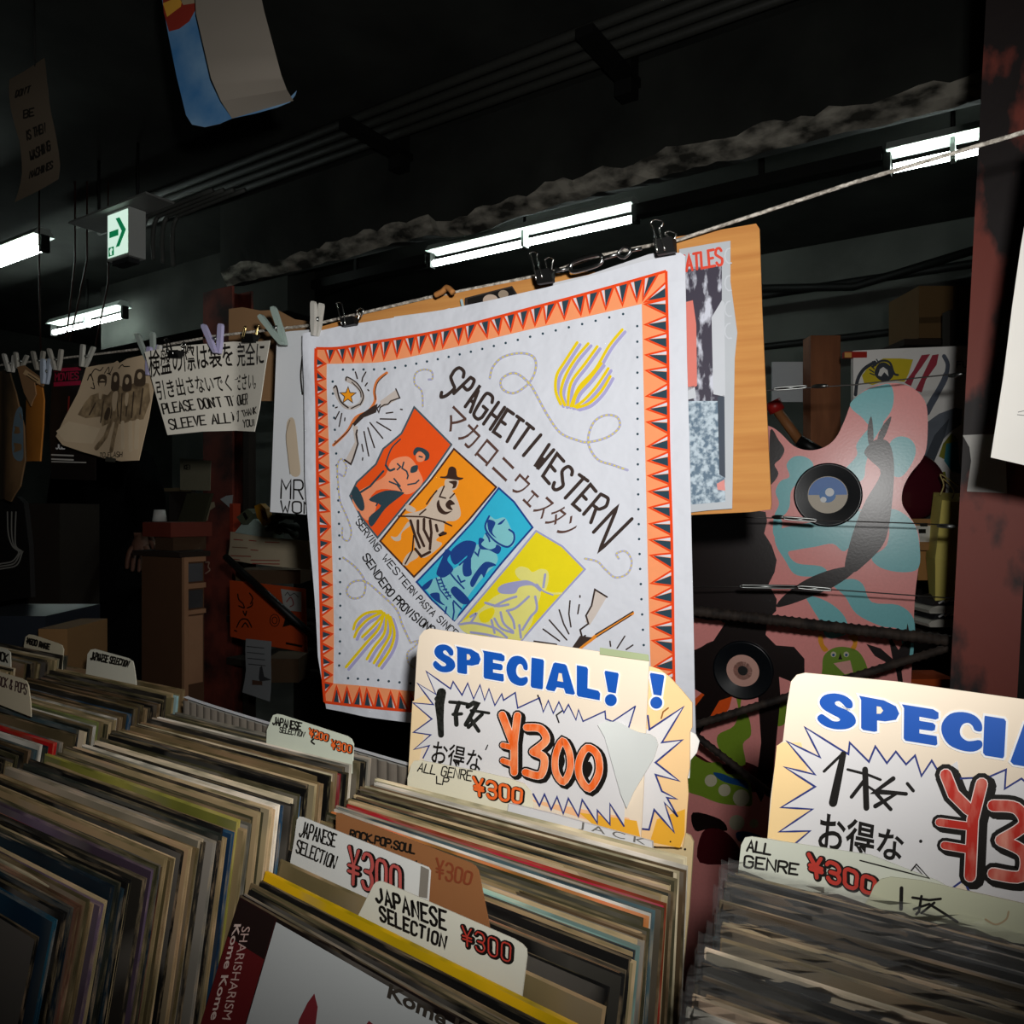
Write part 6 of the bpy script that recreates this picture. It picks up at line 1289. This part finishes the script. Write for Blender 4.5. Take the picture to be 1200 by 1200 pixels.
# ------------------------------------------------------------ dim things at the left, beyond the records
d = 2.75
cab = empty('drawer_cabinet', P(200, 830, d), 'brown wooden drawer cabinet left of the dark red post', 'cabinet')
DRK = M('#5e412d', .75, .12, 10); EDGEW = M('#ab8060', .7, .08)
def eb(u0, u1, n0, n1, v0, v1, m, nm, par, dz=0.):
    e0, e1 = e_of(u0, n0), e_of(u1, n0); y = EV.y*(e0+e1)/2+NV.y*n0
    z0 = (600-v1)/FPX*y; z1 = (600-v0)/FPX*y
    return MB().ben(e0, e1, n0, n1, z0, z1, m).build(nm, par)
CE0, CE1 = e_of(166, 1.45), e_of(214, 1.45)
def n_of(u, e): r = (u-600)/FPX; return e*(EV.x-EV.y*r)/(EV.y*0+EV.x*r-NV.x)
CN = lambda u: n_of(u, CE1)
YC = EV.y*CE1+NV.y*1.5
def zc(v): return (600-v)/FPX*YC
CB = CN(240)
MB().ben(CE0, CE1-.004, 1.45, CB, Z0, zc(652), DRK).build('carcass', cab)
MB().ben(CE0-.02, CE1+.015, 1.43, CB+.01, zc(652), zc(646), M('#2b2019', .8)).build('top_board', cab)
MB().ben(CE1-.004, CE1+.008, 1.45, CN(219), Z0, zc(652), EDGEW).build('frame_edge', cab)
for v0, v1 in ((652, 658), (683, 689), (714, 719)): MB().ben(CE1-.004, CE1+.006, CN(219), CB, zc(v1), zc(v0), EDGEW).build('frame_edge', cab)
for v0, v1, m in ((660, 681, M('#5a5b5e', .4, .1)), (691, 712, M('#454546', .4, .1)), (721, 800, EDGEW)):
    MB().ben(CE1-.004, CE1+.004, CN(220), CB-.01, zc(v1), zc(v0), m).build('drawer', cab)
eb(167, 200, 1.45, 1.6, 612, 629, M('#6d2f22', .7, .12, 30), 'red_wooden_box', None)['label'] = 'small red-brown wooden box on the drawer cabinet'
bpy.context.scene.objects['red_wooden_box']['category'] = 'box'
o = eb(182, 203, 1.48, 1.6, 629, 645, M('#4a3524', .8), 'brown_box', None); tag(o, 'small brown box under the red-brown wooden one on the cabinet', 'box')
c = P(187, 611, 2.62); MB().lathe(c, ZV, [(.0001, 0), (.024, 0), (.018, .04), (.0001, .04)], M('#bdbdb8', .4), 20).build('white_cup', None, 'small white cup upside down on the red-brown wooden box', 'cup')
a = Art(Plane(P(228, 600, 2.7), EV), 20); a.sheet([(219, 578), (247, 578), (236, 617), (207, 615)], M('#3a3a29', .8, .1), .012); a.build('olive_board', None, 'leaning olive board left of the post, above the cabinet', 'board')
a = Art(Plane(P(225, 555, 3.1), EV), 20); a.sheet([(211, 537), (247, 540), (246, 575), (211, 574)], M('#8b8770', .8, .1), .002); a.text('KEI', [(216, 550), (223, 550)], [(216, 545), (223, 545)], 1, INK, 2); a.build('pinned_paper', None, 'dim greenish paper pinned behind, left of the post', 'paper')
MB().ben(e_of(186, 2.0), e_of(212, 2.0), 2.0, 2.05, .09, .105, M('#6b5a40', .8)).ben(e_of(186, 2.0), e_of(212, 2.0), 2.05, 2.07, -.55, .105, SHELF).build('wall_ledge', None, 'small ledge with a pale edge behind the band photo', 'ledge')
a = Art(Plane(W(e_of(244, 2.25), 2.255, 0), EV), 20); a.sheet([(239, 585), (243, 582), (246, 589), (251, 588), (252, 594), (246, 598), (243, 610), (238, 611), (239, 598), (236, 594)], M('#a5957a', .7), .001); a.build('cross_paper', None, 'cross-shaped paper cut-out on the dark red post', 'paper')
a = Art(Plane(W(e_of(264, 2.24), 2.25, 0), EV), 20); a.sheet([(258, 585), (265, 581), (273, 580), (271, 597), (266, 592)], M('#aeb2b4', .7), .001); a.build('white_scrap', None, 'white triangular paper scrap on the dark red post', 'paper')
a = Art(Plane(W(e_of(243, 2.25), 2.25, 0), EV), 20); a.sheet([(238, 654), (249, 653), (248, 676), (238, 675)], M('#7c3327', .7), .001); a.line([(241, 659), (245, 659), (244, 664), (246, 668), (241, 672)], 1.4, M('#c9a58f'), 2, True); a.build('red_sticker', None, 'small red sticker on the dark red post beside the drawers', 'sticker')
o = eb(269, 273, 2.2, 2.24, 590, 624, M('#9c3318', .6), 'orange_marker', None); tag(o, 'orange marker stuck beside the dark red post', 'marker')
# shelf right of the post: clutter, white form, red poster, receipt
a = Art(Plane(P(300, 640, 2.5), EV, 0., lambda x, y: .02*cos(x*9)), 16); a.sheet([(273, 623), (290, 624), (330, 631), (360, 634), (360, 668), (330, 664), (300, 660), (269, 655), (272, 640)], M('#bfb196', .7, .05), .001)
RDI = M('#9c3a33', .7)
for y, x0, x1 in ((632, 278, 290), (633, 298, 306), (635, 316, 330), (641, 276, 296), (644, 300, 308), (651, 274, 300), (655, 274, 286), (656, 300, 330), (660, 302, 330)): a.line([(x0, y), (x1, y+.8)], 1.1, RDI if x0 != 276 else M('#7c5a44'), 2)
a.build('printed_form', None, 'white paper form with red print between the post and the bandana', 'paper')
a = Art(Plane(P(300, 610, 2.45), EV), 14); a.sheet([(275, 624), (285, 612), (298, 608), (310, 616), (322, 618), (320, 630), (300, 628)], M('#9fb3ac', .35, .1, 30, .4), .04); a.build('plastic_bag', None, 'crumpled clear plastic bag above the printed form', 'bag')
a = Art(Plane(P(306, 600, 2.4), EV), 14); a.sheet([(298, 593), (305, 590), (311, 596), (315, 612), (308, 616), (301, 606)], M('#c48a1c', .35, .2, 60, .4), .02); a.poly([(305, 596), (312, 601), (314, 611), (308, 607)], M('#8a3a14', .4), 1); a.build('yellow_wrapper', None, 'crumpled yellow wrapper above the printed form', 'wrapper')
a = Art(Plane(P(285, 605, 2.45), EV), 14); a.sheet([(277, 606), (290, 596), (297, 602), (284, 615)], M('#4c5240', .5, .1), .03); a.poly([(284, 602), (287, 600), (291, 607), (288, 610)], BLACKP, 1); a.build('grey_pouch', None, 'small grey-green pouch with a dark strap left of the yellow wrapper', 'pouch')
cl = MB()
for k, (x0, y0, x1, y1) in enumerate(((315, 616, 345, 604), (312, 620, 350, 618), (318, 612, 335, 598), (322, 622, 348, 628))): cl.tube(catmull([tuple(P(x0, y0, 2.42)), tuple(P((x0+x1)/2, (y0+y1)/2-3, 2.38)), tuple(P(x1, y1, 2.42))], 4), [.006+.004*((i % 5) % 3) for i in range(9)], M('#1f261c', .7))
cl.build('dark_leafy_sprig', None, 'dark leafy sprig behind the printed form', 'plant')
a = Art(Plane(P(310, 710, 2.6), EV), 20); OP = M('#c14a1c', .7, .08, 8); a.sheet([(269, 680), (300, 683), (358, 690), (360, 765), (320, 758), (270, 746)], OP, .002)
k2 = lambda p: crop(150, 560, 4, p)
for q in ([(515, 545), (520, 570), (540, 590)], [(570, 540), (585, 565), (575, 590)], [(520, 600), (545, 610), (540, 590)], [(560, 610), (580, 600), (585, 585)], [(510, 700), (530, 665), (560, 665), (580, 700)], [(535, 700), (550, 680), (565, 700)], [(500, 715), (510, 720)], [(540, 625), (550, 645), (556, 625)]): a.line(k2(q), 1.5, INK, 2, True)
for r in (12, 22): a.line([(150+(688+r*cos(t))/4, 560+(668+r*1.3*sin(t))/4) for t in [i*.4 for i in range(17)]], .9, INK, 2)
a.poly(k2([(725, 700), (740, 650), (780, 645), (830, 700), (830, 730), (790, 700), (760, 690)]), INK, 2); a.poly(k2([(740, 770), (820, 785), (815, 795), (740, 780)]), INK, 2)
a.build('orange_poster', None, 'orange-red poster with black doodles between the post and the bandana', 'poster')
a = Art(Plane(P(340, 705, 2.50), EV), 20); a.sheet([(329, 690), (353, 694), (353, 717), (333, 715)], M('#a9a9a6', .7, .05), .001); a.line([(336, 705), (341, 700), (344, 708), (340, 711)], 1.3, M('#8c3a3a'), 2, True); a.line([(334, 698), (337, 694), (340, 698), (345, 695), (350, 700)], .8, INK, 2); a.build('small_note', None, 'small white note with a red mark pinned on the orange poster', 'note')
a = Art(Plane(P(300, 785, 2.5), EV, 0., lambda x, y: .01*sin(y*16)), 16); a.sheet([(291, 748), (321, 751), (318, 785), (313, 823), (281, 812), (288, 785)], M('#8b8f92', .7, .05), .001)
for y in (757, 764, 771, 778): a.line([(292, y), (312, y+2)], 1, M('#3c3d40'), 2)
a.poly([(294, 797), (306, 799), (305, 807), (293, 804)], M('#5a4033'), 2); a.poly([(302, 795), (305, 782), (308, 780), (309, 793), (317, 797), (303, 799)], M('#3c3d40'), 2)
a.build('hanging_receipt', None, 'grey printed leaflet hanging below the orange poster', 'leaflet')
rd = MB(); rd.tube([P(264, 652, 2.42), P(366, 745, 2.3)], .011, BLACKP); rd.build('black_rod', None, 'black slanting rod in front of the orange poster', 'rod')
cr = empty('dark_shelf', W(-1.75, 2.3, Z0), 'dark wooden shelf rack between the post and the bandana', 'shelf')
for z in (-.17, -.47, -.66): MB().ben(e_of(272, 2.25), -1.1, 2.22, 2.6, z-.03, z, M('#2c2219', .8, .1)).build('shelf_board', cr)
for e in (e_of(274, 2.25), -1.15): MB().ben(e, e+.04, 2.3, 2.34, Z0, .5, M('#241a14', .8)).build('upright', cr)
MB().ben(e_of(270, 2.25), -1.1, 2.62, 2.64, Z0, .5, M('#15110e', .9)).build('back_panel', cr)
for u0, u1, v0, v1, lab in ((276, 352, 668, 684, 'dull brown box on the shelf above the orange poster'), (312, 350, 772, 800, 'dull brown box low on the shelf right of the leaflet')):
    y = 2.75; b = MB(); pxbox(b, u0, u1, v0, v1, y, .15, M('#4a3826', .8, .12)); b.build('brown_box', None, lab, 'box')
# brown boxes behind the far left row, dark-topped case, brown board
b = MB(); pxbox(b, 45, 79, 737, 800, 1.42, .14, M('#755633', .8, .1, 12)); b.build('cardboard_box', None, 'brown cardboard box behind the far left row of records', 'box')
b = MB(); pxbox(b, -60, 53, 722, 800, 1.50, .2, M('#20242b', .3, .1, 20, 0, .5)); b.build('dark_case', None, 'dark case with a bluish shiny top at the left edge behind the records', 'case')
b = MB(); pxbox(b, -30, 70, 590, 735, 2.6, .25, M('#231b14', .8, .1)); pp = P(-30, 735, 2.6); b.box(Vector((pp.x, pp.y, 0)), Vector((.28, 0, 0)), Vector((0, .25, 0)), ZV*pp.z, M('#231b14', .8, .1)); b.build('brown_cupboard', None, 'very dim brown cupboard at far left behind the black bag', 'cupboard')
# stool for what stands low at the right of the records
b = MB(); b.ben(-1.2, -.2, 1.72, 1.85, Z0, -.95, SHELF); b.build('low_plinth', None, 'dark low plinth behind the painted board', 'plinth')

# ------------------------------------------------------------ the dark figure browsing beyond the line
D = 3.15
def J(u, v, dd=0.): return P(u, v, D+dd)
hips = J(122, 690)
pts = {'pelvis': hips, 'waist': J(121, 640), 'chest': J(122, 572), 'neck': J(124, 528), 'head0': J(126, 508, -.02), 'head1': J(127, 474, -.03),
 'shL': J(82, 548, .02), 'elL': J(74, 622, -.04), 'wrL': J(90, 668, -.18), 'shR': J(163, 548), 'elR': J(178, 590, -.03), 'wrR': J(168, 626, -.2),
 'hiL': J(104, 706), 'knL': J(103, 805, -.02), 'anL': J(103, 930, .02), 'toL': J(101, 945, -.16), 'hiR': J(141, 706), 'knR': J(143, 805), 'anR': J(144, 930, .04), 'toR': J(147, 945, -.14)}
fz = min(pts['anL'].z, pts['anR'].z)
for k in ('anL', 'anR'): pts[k].z = .09
for k in ('toL', 'toR'): pts[k].z = .05
for k in ('knL', 'knR'): pts[k].z = .5
names = list(pts); edges = [('pelvis', 'waist'), ('waist', 'chest'), ('chest', 'neck'), ('neck', 'head0'), ('head0', 'head1'), ('chest', 'shL'), ('shL', 'elL'), ('elL', 'wrL'), ('chest', 'shR'), ('shR', 'elR'), ('elR', 'wrR'), ('pelvis', 'hiL'), ('hiL', 'knL'), ('knL', 'anL'), ('anL', 'toL'), ('pelvis', 'hiR'), ('hiR', 'knR'), ('knR', 'anR'), ('anR', 'toR')]
rad = {'pelvis': .135, 'waist': .13, 'chest': .14, 'neck': .058, 'head0': .085, 'head1': .095, 'shL': .075, 'shR': .075, 'elL': .05, 'elR': .05, 'wrL': .032, 'wrR': .032, 'hiL': .1, 'hiR': .1, 'knL': .07, 'knR': .07, 'anL': .05, 'anR': .05, 'toL': .04, 'toR': .04}
def skin(name, pt, ed, rd, mat, root, parent=None, sub=2):
    nm = list(pt); me = bpy.data.meshes.new(name); o0 = parent.location.copy() if parent else Vector((pt[root].x, pt[root].y, 0))
    me.from_pydata([tuple(pt[k]-o0) for k in nm], [(nm.index(a), nm.index(b)) for a, b in ed], [])
    o = bpy.data.objects.new(name, me); COL.objects.link(o)
    if parent: o.parent = parent
    else: o.location = o0
    o.modifiers.new('skin', 'SKIN'); s = o.modifiers.new('smooth', 'SUBSURF'); s.levels = sub; s.render_levels = sub
    for i, k in enumerate(nm):
        sv = me.skin_vertices[0].data[i]; r = rd[k]; sv.radius = (r, r); sv.use_root = (k == root)
    dg = bpy.context.evaluated_depsgraph_get(); m2 = bpy.data.meshes.new_from_object(o.evaluated_get(dg)); o.modifiers.clear(); o.data = m2
    m2.materials.clear(); m2.materials.append(mat)
    for p in m2.polygons: p.use_smooth = True
    return o
BLK = M('#0c0c0d', .9, .2, 20, 0, .05)
per = skin('person', pts, edges, rad, M('#6a4a3c', .6, .05), 'pelvis'); per.data.materials.append(BLK)
zn = pts['neck'].z-.04
for p_ in per.data.polygons:
    if p_.center.z+per.location.z < zn: p_.material_index = 1
EYE = M('#1a1512', .3)
for sx in (-1, 1):
    h1 = pts['head1'].lerp(pts['head0'], .45)
    MB().lathe(h1+Vector((.034*sx, -.092, 0)), (0, 1, 0), [(.0001, -.004), (.012, 0), (.0001, .006)], EYE, 10).build('eye', per)
    MB().lathe(h1+Vector((.095*sx, .0, -.01)), (sx, 0, 0), [(.028, -.02), (.03, .0), (.018, .008), (.0001, .004)], M('#6a4a3c', .6, .05), 14).build('ear', per)
MB().tube([h1+Vector((0, -.092, .0)), h1+Vector((0, -.108, -.03)), h1+Vector((0, -.092, -.04))], [.007, .014, .008], M('#6a4a3c', .6, .05)).build('nose', per)
MB().tube([h1+Vector((-.022, -.086, -.065)), h1+Vector((0, -.093, -.066)), h1+Vector((.022, -.086, -.065))], [.003, .006, .003], M('#4a2a24', .6)).build('mouth', per); tag(per, 'person in black clothes standing behind the hanging band photo, browsing with bent arms', 'person')
# clothes: slightly larger copies of the torso and legs
tp = {k: pts[k].copy() for k in ('pelvis', 'waist', 'chest', 'neck', 'shL', 'elL', 'wrL', 'shR', 'elR', 'wrR')}
tp['neck'] = pts['chest'].lerp(pts['neck'], .75); tp['wrL'] = pts['elL'].lerp(pts['wrL'], .8); tp['wrR'] = pts['elR'].lerp(pts['wrR'], .8)
skin('black_top', tp, [e for e in edges if e[0] in tp and e[1] in tp], {k: rad[k]*1.14+.012 for k in tp}, BLK, 'pelvis', per)
lpn = {k: pts[k].copy() for k in ('pelvis', 'hiL', 'knL', 'anL', 'hiR', 'knR', 'anR')}
skin('black_trousers', lpn, [e for e in edges if e[0] in lpn and e[1] in lpn], {k: rad[k]*1.14+.014 for k in lpn}, BLK, 'pelvis', per)
hp = {'a': pts['head0']+Vector((0, .05, .0)), 'b': pts['head1']+Vector((0, .03, .01)), 'c': pts['head1']+Vector((0, -.045, .035))}
skin('black_hair', hp, [('a', 'b'), ('b', 'c')], {'a': .085, 'b': .105, 'c': .07}, BLK, 'b', per)
for s, w in (('L', pts['wrL']), ('R', pts['wrR'])):
    el = pts['el'+s]; dr = (w-el).normalized(); sd = dr.cross(ZV).normalized(); hp = {'w': w, 'p': w+dr*.07}; ed = [('w', 'p')]; rr = {'w': .027, 'p': .03}
    for k, (o_, L) in enumerate(((-.03, .07), (-.01, .085), (.011, .08), (.03, .062))):
        hp['k%d' % k] = w+dr*.10+sd*o_; hp['m%d' % k] = w+dr*(.10+L*.5)+sd*o_*1.1-ZV*.012; hp['t%d' % k] = w+dr*(.10+L*.85)+sd*o_*1.1-ZV*.04
        ed += [('p', 'k%d' % k), ('k%d' % k, 'm%d' % k), ('m%d' % k, 't%d' % k)]; rr.update({'k%d' % k: .011, 'm%d' % k: .0095, 't%d' % k: .008})
    sg = 1 if s == 'L' else -1
    hp['h0'] = w+dr*.04+sd*.035*sg; hp['h1'] = w+dr*.085+sd*.055*sg-ZV*.02; ed += [('w', 'h0'), ('h0', 'h1')]; rr.update({'h0': .013, 'h1': .010})
    skin('hand', hp, ed, rr, M('#6a4a3c', .6, .05), 'w', per, 1)
